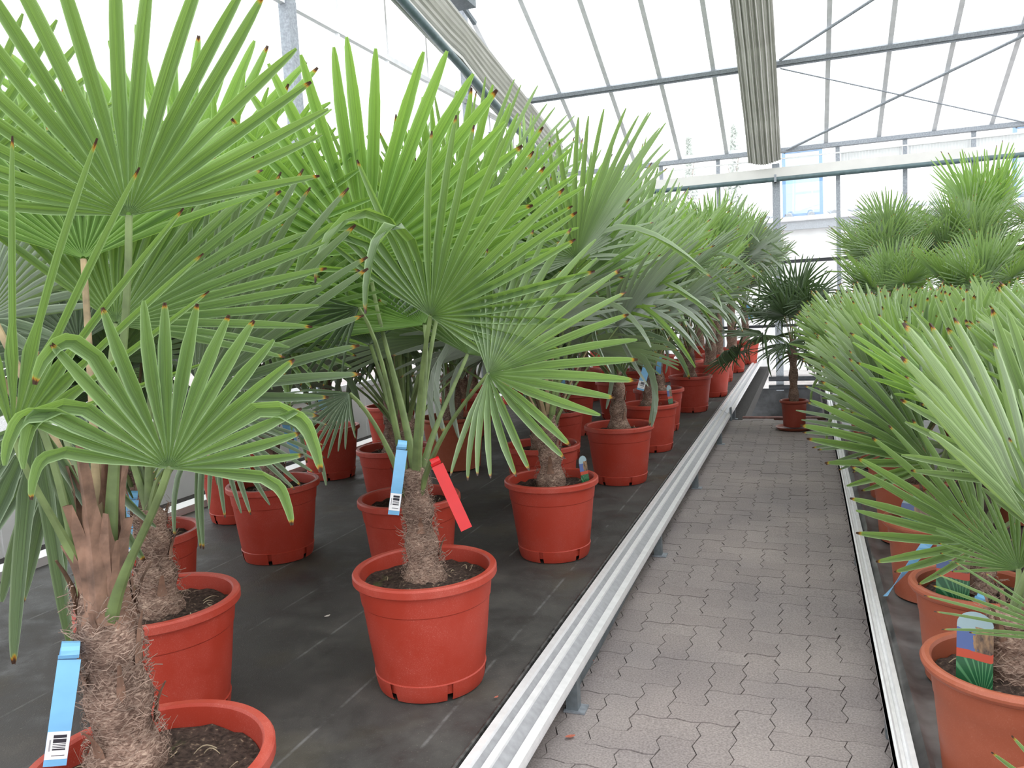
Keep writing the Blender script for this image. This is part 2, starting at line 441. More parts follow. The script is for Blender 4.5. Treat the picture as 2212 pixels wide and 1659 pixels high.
pvm = [paver_mesh(2, 1), paver_mesh(1, 2)]; pav = [q.mesh('paver') for q in pvm]
for q in pav: q.materials.append(M['paver'])
rng = random.Random(5)
spots = []
for iy in range(0, 68):
    for ix in range(-2, 18):
        d = (ix-iy) % 4; x = -1.30+ix*PM; y = 1.58+iy*PM
        if d == 0: spots.append((x+PM, y+PM/2, 0))
        elif d == 3: spots.append((x+PM/2, y+PM, 1))
spots = [s_ for s_ in spots if -1.32 < s_[0] < .40 and s_[1] < 8.78]
vis = sorted([s_ for s_ in spots if -.98 < s_[0] < .22], key=lambda q: q[1])
near = set(vis[:300])
rest = MB()
for sp in spots:
    x, y, v = sp
    dz = rng.uniform(-.0022, .001); rz = rng.uniform(-.004, .004)
    if sp in near:
        p = ob('paver', pav[v], None, floor); p.location = (x, y, dz); p.rotation_euler = (rng.uniform(-.006, .006), rng.uniform(-.006, .006), rz)
    else:
        rest.add([(px+x, py+y, pz+dz) for px, py, pz in pvm[v].v], pvm[v].f)
r = ob('paver_field', rest, M['paver'], floor); r['kind'] = 'stuff'
mb = MB(); mb.box((-.66, 8.83, -.3), (.18, 8.93, .004)); tag(ob('trim_1', mb, plain('red_kerb', (.22, .10, .085), .8, var=.2)), kind='structure')
# sunken strip at the foot of the far wall
mb = MB(); mb.box((-.70, 8.93, -1.2), (.24, 15.5, -1.06)); tag(ob('floor', mb, M['darkpanel']), kind='structure')
# ground outside
mb = MB(); mb.box((-40, 15.6, -1.3), (60, 60, -1.03)); tag(ob('ground', mb, plain('outside_paving', (.42, .38, .37), .85, var=.12, scale=4)), kind='structure')
mb = MB(); mb.box((-60, .2, -.6), (-4.82, 15.6, -.30)); tag(ob('ground', mb, M['gravel']), kind='structure')

mb = MB(); mb.box((-60, -40, -.62), (60, .2, -.05)); mb.box((4.2, .2, -.62), (60, 15.45, -.05)); tag(ob('ground', mb, M['conc']), kind='structure')
# ---- far wall
wall = empty('wall_far', (0, YW, 0)); wall['kind'] = 'structure'
posts = [-4.71+.02, -3.6, -2.53, -1.48, .573, 1.643, 2.678, 3.75, 4.8]
for x in posts:
    mb = MB(); mb.box((x-.035, -.03, -1.05), (x+.035, .03, EZ-.06)); ob('post', mb, M['galv'], wall)
mb = MB(); mb.box((-.53, -.09, -.50), (-.40, .05, 3.62)); ob('column', mb, M['galv'], wall)
for z, h in ((1.86, .06), (.70, .05), (-.49, .05)):
    mb = MB(); mb.box((-4.7, -.035, z-h/2), (4.9, .035, z+h/2)); ob('crossbar', mb, M['black'], wall)
allx = sorted(posts+[-.465])
for a, b in zip(allx, allx[1:]):
    for z0, z1 in ((-.47, .68), (.72, 1.83), (1.89, 3.84)):
        mb = MB(); mb.box((a+.03, -.003, z0), (b-.03, .003, z1)); ob('pane', mb, M['glass'], wall)
    mb = MB(); mb.box((a, -.045, -1.06), (b, -.032, -.48)); ob('panel', mb, M['darkpanel'], wall)
for z in (-.27, -.43):
    mb = MB(); mb.tube([(-.66, -.13, z), (.22, -.13, z)], .045, 12); sm(ob('heating_pipe', mb, M['black'], wall))
# eave
mb = MB(); mb.box((-4.75, -.09, EZ-.09), (5, .05, EZ-.02)); ob('eave_beam', mb, M['galv'], wall)
mb = MB(); mb.box((-4.75, -.05, EZ-.02), (5, .07, EZ+.05)); ob('gutter', mb, M['steel'], wall)
mb = MB(); mb.box((-4.7, -.04, EZ-.21), (5, -.02, EZ-.185)); ob('wire_rail', mb, M['white'], wall)
for a, b in ((.62, 1.6), (1.69, 2.64), (2.72, 3.7)):      # corrugated strip below the eave
    mb = MB(); n = 40
    for k in range(n+1):
        x = a+(b-a)*k/n; yy = .02+(.012 if k % 2 else 0)
        mb.v += [(x, yy, 3.56), (x, yy, 3.70)]
    mb.f += [(2*k, 2*k+2, 2*k+3, 2*k+1) for k in range(n)]; ob('corrugated_strip', mb, M['white'], wall)
# roller screen: beam with green pipe
rs = empty('roller_screen', (0, YW-.22, 3.3)); tag(rs, 'pale rolled screen with a dark green pipe along the far glass wall', 'screen')
mb = MB(); mb.box((-4.5, -.02, .045), (5, .06, .225)); ob('rolled_cloth', mb, M['screen'], rs)
mb = MB(); mb.tube([(-4.5, -.03, .02), (5, -.03, .02)], .042, 14); sm(ob('pipe', mb, M['pipe'], rs))
for x in (-.47, 3.5):
    mb = MB(); mb.box((x-.02, -.09, -.05), (x+.02, -.07, .1)); mb.box((x-.02, -.09, -.05), (x+.02, .06, -.035)); ob('bracket', mb, M['galv'], rs)

# ---- roof slope
roof = empty('ceiling', (0, YW, EZ)); roof['kind'] = 'structure'
rx = [-4.71+.849*k for k in range(12)]
YT = 7.0
for x in rx:
    mb = MB(); mb.bar((x, 0, 0), (x, YT-YW, (YW-YT)*TB), .07, .07); ob('rafter', mb, M['steel'], roof)
pyl = [13.43, 11.2, 9.1]
for yy in pyl:
    mb = MB(); z = (YW-yy)*TB-.06
    mb.bar((-4.75, yy-YW, z), (4.75, yy-YW, z), .10, .06, (0, -math.sin(.45), math.cos(.45))); mb.bar((-4.75, yy-YW+.03, z-.045), (4.75, yy-YW+.03, z-.045), .02, .05); ob('purlin', mb, M['galv'], roof)
edges = [YW, 13.43, 11.2, 9.1, YT]
for k in range(len(rx)-1):
    for e0, e1 in zip(edges, edges[1:]):
        mb = MB(); x0, x1 = rx[k]+.02, rx[k+1]-.02
        pts = [(x0, e0-YW, (YW-e0)*TB+.02), (x1, e0-YW, (YW-e0)*TB+.02), (x1, e1-YW, (YW-e1)*TB+.02), (x0, e1-YW, (YW-e1)*TB+.02)]
        mb.add(pts+[(a, b, c+.006) for a, b, c in pts], [(0, 3, 2, 1), (4, 5, 6, 7), (0, 1, 5, 4), (1, 2, 6, 5), (2, 3, 7, 6), (3, 0, 4, 7)])
        ob('pane', mb, M['glass'], roof)
for (xa, ya), (xb, yb) in (((-.31, 15.45), (3.04, 13.5)), ((-.31, 13.33), (2.6, 11.4)), ((-.31, 13.5), (3.4, 15.4))):
    mb = MB(); mb.tube([(xa, ya-YW, (YW-ya)*TB-.1), (xb, yb-YW, (YW-yb)*TB-.1)], .024 if ya != 13.5 else .012, 8); sm(ob('brace', mb, M['galv'], roof))

# ---- left wall
XL = -4.71
wl = empty('wall_left', (XL, 0, 0)); wl['kind'] = 'structure'
for yy in (2.3, 6.9, 11.35):
    mb = MB(); zt = roofz(max(yy, YT)); mb.box((-.05, yy-.07, -.05), (.06, yy+.07, min(zt, 7.2)+.3)); ob('column', mb, M['galv'], wl)
for z in (.55, 2.3, 4.4):
    mb = MB(); mb.box((-.03, -1, z-.03), (.03, YW-.06, z+.03)); ob('rail', mb, M['steel'], wl)
yl = [-1+1.1*k for k in range(16)]
for yy in yl[1:]:
    if min(abs(yy-c) for c in (2.3, 6.9, 11.35)) < .3: continue
    mb = MB(); mb.box((-.02, yy-.02, .5), (.02, yy+.02, min(roofz(max(yy, YT)), 7.5))); ob('glazing_bar', mb, M['steel'], wl)
for a, b in zip(yl, yl[1:]):
    for z0, z1 in ((.58, 2.27), (2.33, 4.37)):
        mb = MB(); mb.box((-.003, a+.03, z0), (.003, b-.03, z1)); ob('pane', mb, M['glass'], wl)
    mb = MB(); mb.box((-.015, a+.005, -.1), (.015, b-.005, .52)); ob('panel', mb, M['white'], wl)

# ---- folded shade screens


def pleated(name, path, wd, ht, label, n=15, seed=1, upv=V((0, 0, 1)), mat=None, deep=.022):
    """cloth gathered into lengthwise pleats under a rafter; path = list of points"""
    rg = random.Random(seed); root = empty(name, path[0]); tag(root, label, 'shade screen')
    prof = []
    for k in range(n*2+1):
        u = k/(n*2); x = -wd/2+wd*u; prof.append((x, -ht*(.80+.2*math.sin(PI*u))*(1 if k % 2 else .93)))
    for side in (1, -1):
        col = [(side*(wd/2+deep*(k % 2)), -ht*(.8-.8*k/24.)) for k in range(25)]
        prof = prof+col if side == 1 else [(c[0], c[1]) for c in col[::-1]]+prof
    ofs = [0]*len(prof); mb = MB(); o0 = V(path[0]); m_ = len(prof)
    seg = 26
    for i in range(seg+1):
        t = i/seg*(len(path)-1); k = min(int(t), len(path)-2); p = V(path[k]).lerp(V(path[k+1]), t-k); d = (V(path[k+1])-V(path[k])).normalized()
        sd = d.cross(upv).normalized(); u = sd.cross(d).normalized()
        for q, (x, z) in enumerate(prof):
            ofs[q] += rg.uniform(-.004, .004); ofs[q] *= .9
            sag = 1+.05*math.sin(i*1.1)+.03*math.sin(i*2.3+1)
            mb.v.append(tuple(p-o0+sd*(x+ofs[q])+u*(z*sag+ofs[q]*.6)))
    for i in range(seg):
        for q in range(m_-1): mb.f.append((i*m_+q, i*m_+q+1, (i+1)*m_+q+1, (i+1)*m_+q))
    fc = ob('folded_cloth', mb, mat or M['screen'], root); fc.data.materials.append(M['screen_pleat_shade'])
    fc.data.polygons.foreach_set('material_index', [(k % (m_-1)) // 2 % 2 for k in range(len(mb.f))])  # every other strip grey, pleat shade put into the colour
    mb = MB(); d = (V(path[-1])-o0); mb.bar(V((0, 0, .02)), d+V((0, 0, .02)), wd*.9, .03); ob('top_rail', mb, M['galv'], root)
    return root


pl = []
for t in (0, .33, .66, 1):
    y = YW-.25-t*6.5; pl.append((-.64, y, roofz(y)-.07))
pl[0] = (-.64, YW-.30, 3.86)
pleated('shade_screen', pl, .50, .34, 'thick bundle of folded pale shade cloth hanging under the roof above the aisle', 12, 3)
tl = math.tan(math.radians(11.2))
p0 = V((-4.45, 15.2, 3.60)); pth = [p0+V((0, -s, s*tl)) for s in (0, 4, 8, 12)]
ls = pleated('shade_screen', [p+V((0, 0, .80)) for p in pth], .16, .72, 'folded pleated shade cloth sloping along the left glass wall with green pipe', 5, 8, deep=.03)
mb = MB(); mb.tube([p-pth[0]-V((0, 0, .80))+V((.12, 0, .03)) for p in pth], .055, 12); sm(ob('pipe', mb, M['pipe'], ls))
mb = MB(); mb.box((-4.7+.06, 10.2, 5.55), (-4.3, 10.9, 5.75)); mb.bar((-4.5, 10.9, 5.6), (-4.45, 11.2, 5.45), .05, .05)
tag(ob('ventilation_motor', mb, M['legm']), 'dark ventilation motor housing up beside the left column at the top', 'motor')

# ---- outside
bd = empty('outbuilding', (0, 25, -1.03)); tag(bd, 'long white building with ribbed grey roof edge seen outside the far glass', 'building')
mb = MB(); mb.box((-8, 0, 0), (22, .3, 4.1)); ob('facade', mb, M['white'], bd)
mb = MB(); mb.box((-8, -.25, 4.1), (22, 0, 4.42)); ob('fascia', mb, M['galv'], bd)
mb = MB(); mb.tube([(-8, -.32, 4.40), (22, -.32, 4.40)], .07, 10); sm(ob('gutter', mb, M['steel'], bd))
mb = MB(); mb.add([(-8, -.3, 4.44), (22, -.3, 4.44), (22, 4, 4.9), (-8, 4, 4.9)], [(0, 1, 2, 3)]); ob('roof_sheet', mb, M['galv'], bd)
for k in range(34):
    x = -6+k*.62; mb = MB(); mb.tube([(x, -.3, 4.47), (x, 4, 4.93)], .10, 8); sm(ob('roof_rib', mb, M['galv'], bd))
for x in (-.55, 5.55):
    f = MB(); f.box((x-.06, 1.2, 4.5), (x+.04, 1.3, 6.6)); f.box((x+1.0, 1.2, 4.5), (x+1.1, 1.3, 6.6)); f.box((x, 1.2, 4.5), (x+1.0, 1.3, 4.68)); f.box((x, 1.2, 6.5), (x+1.0, 1.3, 6.6))
    wdo = ob('roof_window', f, M['bluef'], bd); g = MB(); g.box((x+.04, 1.24, 4.68), (x+1.0, 1.25, 6.5)); ob('pane', g, M['bluepane'], wdo)


def tree(name, label, loc, h, rad, n, mat, seed, conical=False):
    rg = random.Random(seed); root = empty(name, loc); tag(root, label, 'tree')
    mb = MB(); mb.tube([(0, 0, 0), (.05, 0, h*.5), (0, .05, h*.9)], [.16, .1, .03], 8)
    for k in range(6):
        a = k*1.05; z = h*(.35+.08*k); mb.tube([(0, 0, z), (math.cos(a)*rad*.6, math.sin(a)*rad*.6, z+h*.14)], [.05, .02], 6)
    ob('trunk', mb, M['bark'], root)
    mb = MB()
    for i in range(n):
        if conical:
            t = rg.random()**.7; r_ = rad*(1-t*.95)*math.sqrt(rg.random()); a = rg.random()*2*PI; p = V((r_*math.cos(a), r_*math.sin(a), h*(.1+.9*t)))
        else:
            d = V((rg.gauss(0, 1), rg.gauss(0, 1), rg.gauss(0, 1))).normalized()
            p = V((0, 0, h*.66))+V((d.x*rad, d.y*rad, d.z*h*.34))*(rg.random()**.35)*(.7+.5*noise.noise(d*2+V((seed, 0, 0))))
        u = V((rg.gauss(0, 1), rg.gauss(0, 1), rg.gauss(0, 1))).normalized(); v = u.orthogonal().normalized(); s = rg.uniform(.07, .15)*(1 if not conical else 1.6)
        mb.add([p-u*s, p+v*s*.5, p+u*s, p-v*s*.5], [(0, 1, 2, 3)])
    ob('foliage', mb, mat, root)['kind'] = 'stuff'


tree('tree', 'leafy green tree outside behind the far glass wall left of the column', (-4.2, 22.4, -1.03), 5.6, 1.35, 5000, M['tree'], 4)
tree('conifer_tree', 'faint tall pointed tree outside, nearest the shade bundle', (-3.2, 42, -1.03), 10.6, 1.0, 2200, M['conifer'], 5, True)
tree('conifer_tree', 'faint pointed tree outside above the leafy green tree', (-5.4, 42, -1.03), 10.3, 1.0, 2200, M['conifer'], 6, True)

# ================================================================ BENCHES
BL = empty('plant_bench', (-2.2, 8, 0)); tag(BL, 'wide low plant bench with dark mat and aluminium rail on the left', 'bench')


def bpart(name, mb, mat, root):
    L0 = root.location; mb.v = [(x-L0.x, y-L0.y, z-L0.z) for x, y, z in mb.v]; return ob(name, mb, mat, root)


def grid_mat(x0, x1, y0, y1, nx, ny, amp, seed):
    mb = MB()
    for j in range(ny+1):
        for i in range(nx+1):
            x = x0+(x1-x0)*i/nx; y = y0+(y1-y0)*j/ny
            mb.v.append((x, y, ZB-.004+amp*noise.noise(V((x*2.2, y*.8, seed)))))
    mb.f += [(j*(nx+1)+i, j*(nx+1)+i+1, (j+1)*(nx+1)+i+1, (j+1)*(nx+1)+i) for j in range(ny) for i in range(nx)]
    return mb


o_ = bpart('mat', grid_mat(-3.66, -.80, .25, 15.3, 60, 150, .0035, 1), M['mat'], BL); sm(o_)
mb = MB(); mb.box((-3.66, .25, .09), (-.81, 15.3, .145)); bpart('tray', mb, M['darkpanel'], BL)
# rolled mat edge beside the rail
mb = MB(); pts = []
for k in range(110):
    y = .3+k*.135; pts.append((-.872+.006*noise.noise(V((0, y*1.3, 3))), y, ZB+.003+.003*noise.noise(V((5, y*2, 0)))))
mb.tube(pts, [.008+.002*noise.noise(V((k*.7, 0, 9))) for k in range(110)], 8); sm(bpart('mat_edge', mb, plain('worn_black_edge', (.07, .068, .065), .5, var=.6, scale=45), BL))


def rail(prof, y0, y1, name, root, mk='alu'):
    mb = MB(); n = len(prof)
    for y in (y0, y1): mb.v += [(x, y, z) for x, z in prof]
    mb.f = [(i, i+1, n+i+1, n+i) for i in range(n-1)]
    lo = len(mb.v); mb.v += [(x, y, z-.006) for x, y, z in mb.v[:2*n]]
    mb.f += [(lo+i, lo+n+i, lo+n+i+1, lo+i+1) for i in range(n-1)]
    mb.f += [(i+1, i, lo+i, lo+i+1) for i in range(n-1)] + [(0, n, lo+n, lo), (n-1, lo+n-1, lo+2*n-1, 2*n-1)]
    return bpart(name, mb, M[mk], root)


# channel in darker grey than its raised ribs, facet shading put into colour
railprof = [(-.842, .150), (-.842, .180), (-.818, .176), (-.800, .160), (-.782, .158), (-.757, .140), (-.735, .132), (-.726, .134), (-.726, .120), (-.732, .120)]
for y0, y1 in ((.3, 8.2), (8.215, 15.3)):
    ra = rail(railprof, y0, y1, 'rail', BL, 'rail_shade')
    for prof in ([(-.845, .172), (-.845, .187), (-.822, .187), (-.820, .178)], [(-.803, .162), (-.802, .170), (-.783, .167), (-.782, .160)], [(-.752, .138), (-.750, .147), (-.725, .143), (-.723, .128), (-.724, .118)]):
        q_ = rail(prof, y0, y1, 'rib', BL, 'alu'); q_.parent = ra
mb = MB(); mb.box((-.733, 8.17, .07), (-.715, 8.25, .20)); bpart('rail_joint', mb, M['legm'], BL)
for y in (.85, 2.42, 4.06, 5.57, 7.26, 8.75):
    mb = MB(); mb.box((-.765, y-.02, .0), (-.725, y+.02, .12)); L_ = bpart('leg', mb, M['legm'], BL)
    mb = MB(); mb.box((-.772, y-.03, .0), (-.70, y+.03, .006)); fo = bpart('foot', mb, M['galv'], L_); fo.location = -BL.location if False else (0, 0, 0)
    fo.data.transform(Matrix.Translation(V((L_.location.x, L_.location.y, L_.location.z))-BL.location))
for y0, y1 in ((.9, 2.38), (2.46, 4.02)):
    mb = MB(); mb.bar((-.775, y0, .005), (-.775, y1, .07), .012, .045); bpart('brace', mb, M['legm'], BL)
mb = MB(); mb.box((-.80, .3, .09), (-.775, 15.3, .130)); bpart('beam', mb, M['legm'], BL)
mb = MB(); mb.box((-3.78, .25, .03), (-3.66, 15.3, .20)); bpart('border_board', mb, M['white'], BL)
for y in (1, 4, 7, 10, 13):
    mb = MB(); mb.box((-3.70, y-.03, 0), (-3.66, y+.03, .09)); bpart('leg', mb, M['legm'], BL)

BR = empty('plant_bench', (1.6, 8, 0)); tag(BR, 'low plant bench with crumpled dark mat and narrow rail on the right', 'bench')
mb = MB(); nx, ny = 40, 190
for j in range(ny+1):
    for i in range(nx+1):
        u = i/nx; x = .232+(3.6-.232)*u**2.6; y = .25+15.0*j/ny
        z = ZB-.004
        if x < .42: z += .030*max(0, noise.noise(V((x*11, y*1.1, 4))))*(1-abs(x-.31)/.11 if abs(x-.31) < .11 else 0)+.016*math.exp(-((x-.268-.012*noise.noise(V((1, y*.9, 2))))/.010)**2)
        mb.v.append((x, y, z))
mb.f += [(j*(nx+1)+i, j*(nx+1)+i+1, (j+1)*(nx+1)+i+1, (j+1)*(nx+1)+i) for j in range(ny) for i in range(nx)]
sm(bpart('mat', mb, M['liner'], BR))
mb = MB(); mb.box((.24, .25, .08), (3.6, 15.3, .145)); bpart('tray', mb, M['darkpanel'], BR)
rp = [(.240, .150), (.240, .184), (.227, .184), (.225, .168), (.217, .168), (.215, .176), (.206, .176), (.204, .160), (.198, .158), (.198, .10), (.203, .10)]
rail(rp[::-1], .3, 15.3, 'rail', BR)
for y in (.9, 2.5, 4.1, 5.6, 7.2, 8.7):
    mb = MB(); mb.box((.205, y-.02, 0), (.235, y+.02, .12)); bpart('leg', mb, M['legm'], BR)

# small litter
for (px, py), mt_, s, lab in (((1232, 1592), 'petal', .02, 'curled orange petal on the paving near the front bench leg'), ((1278, 1428), 'petal', .013, 'small orange petal on the paving beside the bench leg'),):
    p = at(px, py, z=.004); mb = MB()
    for k in range(9):
        t = k/8-.5; wd = s*.42*math.cos(t*2.6); zc = .5*s*t*t+.001
        mb.v += [(t*s*1.6, -wd, zc+.25*wd), (t*s*1.6, 0, zc), (t*s*1.6, wd, zc+.25*wd)]
    mb.f = [(3*k+q, 3*k+q+1, 3*k+q+4, 3*k+q+3) for k in range(8) for q in (0, 1)]
    o = ob('petal', mb, M[mt_]); o.location = p; o.rotation_euler.z = .6; tag(o, lab, 'petal')
for (px, py), mt_, s, lab in (((707, 1332), 'pale', .016, 'pale petal lying on the dark mat left of the red-tagged palm'), ((1072, 1507), 'petal', .010, 'tiny orange petal on the dark mat beside the front red pot')):
    p = at(px, py, z=ZB+.002); mb = MB()
    for k in range(7):
        t = k/6-.5; wd = s*.45*math.cos(t*2.6); zc = .8*s*t*t+.001
        mb.v += [(t*s*1.6, -wd, zc+.3*wd), (t*s*1.6, 0, zc), (t*s*1.6, wd, zc+.3*wd)]
    mb.f = [(3*k+q, 3*k+q+1, 3*k+q+4, 3*k+q+3) for k in range(6) for q in (0, 1)]
    o = ob('petal', mb, M[mt_]); o.location = p; o.rotation_euler.z = 1.1; tag(o, lab, 'petal')

# ================================================================ POTS
PH = .375


def pot_mesh(D, H, kind='red', seg=60):
    R = D/2; rb = R*.745; mb = MB()
    if kind == 'red':
        lip = .030
        def rr(z): return rb+(R-.016-rb)*(z/H)
        out = [(rb-.012, 0), (rb-.004, .0), (rr(0), .010), (rr(.028)+.0008, .028), (rr(.055)+.002, .055), (rr(.057)-.0015, .058)]
        out += [(rr(H*.45), H*.45), (rr(H-.098), H-.098), (rr(H-.096)+.003, H-.094), (rr(H-lip)+.003, H-lip-.002), (R-.003, H-lip), (R, H-lip+.004), (R, H-.006), (R-.004, H), (R-.020, H), (R-.024, H-.006), (R-.026, H-.03), (rb-.004, .02), (rb-.02, .012)]
        nq = seg//6
        mb.lathe(out, seg, skip=lambda i, k: i in (0, 1, 2, 3) and k % nq == 2)
    else:
        lip = .026
        def rr(z): return rb+(R-.020-rb)*(z/H)
        out = [(rb-.012, 0), (rb, .004), (rr(.03), .03), (rr(H*.5), H*.5), (rr(H-.095), H-.095), (rr(H-.092)+.002, H-.09), (rr(H-.034)+.002, H-.034), (R-.006, H-.026), (R, H-.017), (R+.001, H-.010), (R-.003, H-.003), (R-.010, H), (R-.020, H-.002), (R-.025, H-.01), (R-.026, H-.04), (rb-.004, .02), (rb-.02, .012)]
        mb.lathe(out, seg)
    return mb


def soil_mesh(D, H, seed):
    mb = MB(); n = 44; R = D/2-.030; rings = [0, .05, .09, .13, .17, .2, 1]
    rings = [R*q for q in (0, .18, .34, .5, .64, .78, .9, 1.0)]
    for i, r_ in enumerate(rings):
        for k in range(n):
            t = 2*PI*k/n; x, y = r_*math.cos(t), r_*math.sin(t)
            mb.v.append((x, y, H-.048+.012*noise.noise(V((x*22, y*22, seed)))+.008*noise.noise(V((x*60, y*60, seed)))+.022*math.exp(-(r_/.09)**2)))
    mb.f += [(i*n+k, i*n+(k+1) % n, (i+1)*n+(k+1) % n, (i+1)*n+k) for i in range(len(rings)-1) for k in range(n)]
    return mb


# ================================================================ FRONDS


def blade_mesh(seed, R, n=30, tmax=2.3, split=.40, droop=.10, cup=.15, tips=.55, broken=0, grav=V((0, -.25, -.97)), fold=.62, wmul=1.0, bt=None):
    """fan leaf in local space: hub at origin, axis +Y, upper face +Z"""
    rg = random.Random(seed); mb = MB()
    dth = 2*tmax/(n-1)
    st = [.012, .12, split*.7, split, split+.11, split+.22, split+.33, .80, .89, .955, 1.0]
    st[6] = min(st[6], .76)
    wf = [1, 1, 1, 1, 1.01, .99, .94, .82, .67, .49, .22]
    cand = [i for i in range(n) if abs(i/(n-1)*2-1) > .38]; bset = set(rg.sample(cand, min(broken, len(cand))))
    sector_jit = rg.uniform(-.03, .03)
    for i in range(n):
        q = i/(n-1)*2-1; th = q*tmax+rg.uniform(-.12, .12)*dth+sector_jit
        Ls = R*(1-.30*abs(q)**2.2)*rg.uniform(.94, 1.03)
        e = V((math.sin(th), math.cos(th), 0)); pp = V((math.cos(th), -math.sin(th), 0))
        dr = droop*rg.uniform(.3, 1.5)*(.6+.8*abs(q)); tw = rg.uniform(-.5, .5); side = rg.uniform(-.05, .05)
        flag = 1.0 if rg.random() < tips else 0.0; rnd = rg.random()
        brk = rg.uniform(split-.02, split+.22) if i in bset else 9
        if i in bset: Ls *= 1.28
        bdir = None; o = len(mb.v); p = V((0, 0, 0)); d = e.copy(); last = 0
        ws = split*Ls*math.tan(dth/2)*wmul; wmin = .0022
        for s_, f_ in zip(st, wf):
            r_ = s_*Ls
            if s_ > brk:
                if bdir is None:
                    bdir = (d*1.3+grav*.7).normalized()
                else: bdir = (bdir+grav*.6).normalized()
                d = bdir
            else:
                tt = max(0, s_-split*.5)/(1-split*.5)
                d = (e+pp*side*tt*2+V((0, 0, cup*math.sin(abs(th))**2))-V((0, 0, dr*2.6*tt**1.6))).normalized()
            p = p+d*(r_-last); last = r_
            wd = r_*math.tan(dth/2)*1.0 if s_ <= split else ws*f_
            wd = max(wd, wmin if s_ < .97 else .0012)
            fo = fold*(1.0 if s_ <= split else 1-.25*(s_-split)/(1-split))
            ang = tw*max(0, s_-split)*1.0
            nn = V((0, 0, 1)); nn = (nn-d*nn.dot(d))
            nn = nn.normalized() if nn.length > .05 else V((0, 1, 0))
            sd = d.cross(nn).normalized()
            sd, nn = sd*math.cos(ang)+nn*math.sin(ang), nn*math.cos(ang)-sd*math.sin(ang)
            h = wd*fo
            k = math.sqrt(1/(1+fo*fo*.25)) if s_ > split else 1
            mb.v += [tuple(p-sd*wd*k+nn*h), tuple(p-nn*h), tuple(p+sd*wd*k+nn*h)]
            for u in (0, .5, 1): mb.uv.append((u+i, s_)); mb.col.append((s_, rnd, flag, 1))
        for a in range(len(st)-1):
            b = o+3*a; mb.f += [(b, b+1, b+4, b+3), (b+1, b+2, b+5, b+4)]
    return mb


def frame(hub, axis, nrm):
    y = axis.normalized(); z = (nrm-y*nrm.dot(y)).normalized(); x = y.cross(z)
    m_ = Matrix.Identity(4)
    for j, c in enumerate((x, y, z)):
        for k in range(3): m_[k][j] = c[k]
    m_.translation = hub
    return m_


def petiole_pts(base, hub, axis, k=.5, n=9):
    L_ = (hub-base).length; c1 = base+V((0, 0, 1))*L_*.16+(hub-base)*.22; c2 = hub-((hub-base).normalized()*.75+axis*.3)*L_*.3
    out = []
    for i in range(n):
        t = i/(n-1); out.append(base*(1-t)**3+c1*3*t*(1-t)**2+c2*3*t*t*(1-t)+hub*t**3)
    return out


def add_frond(root, base, hub, axis, nrm, me, mat, dry=False, rw=.0085):
    """root-local coordinates"""
    f = bpy.data.objects.new('frond', me); C.objects.link(f); f.parent = root
    if not me.materials: me.materials.append(mat)
    m_ = frame(hub, axis, nrm); f.matrix_basis = m_
    pts = petiole_pts(base, hub, axis.normalized()); inv = m_.inverted(); n = len(pts)
    mb = MB(); mb.tube([inv @ p for p in pts], [rw*(1.6-.68*min(1, 2.2*i/n)-.25*i/n) for i in range(n)], 7, .62)
    # little boss where petiole meets blade
    q = sm(ob('petiole', mb, M['petiole_dry'] if dry else M['petiole'], f)); return f


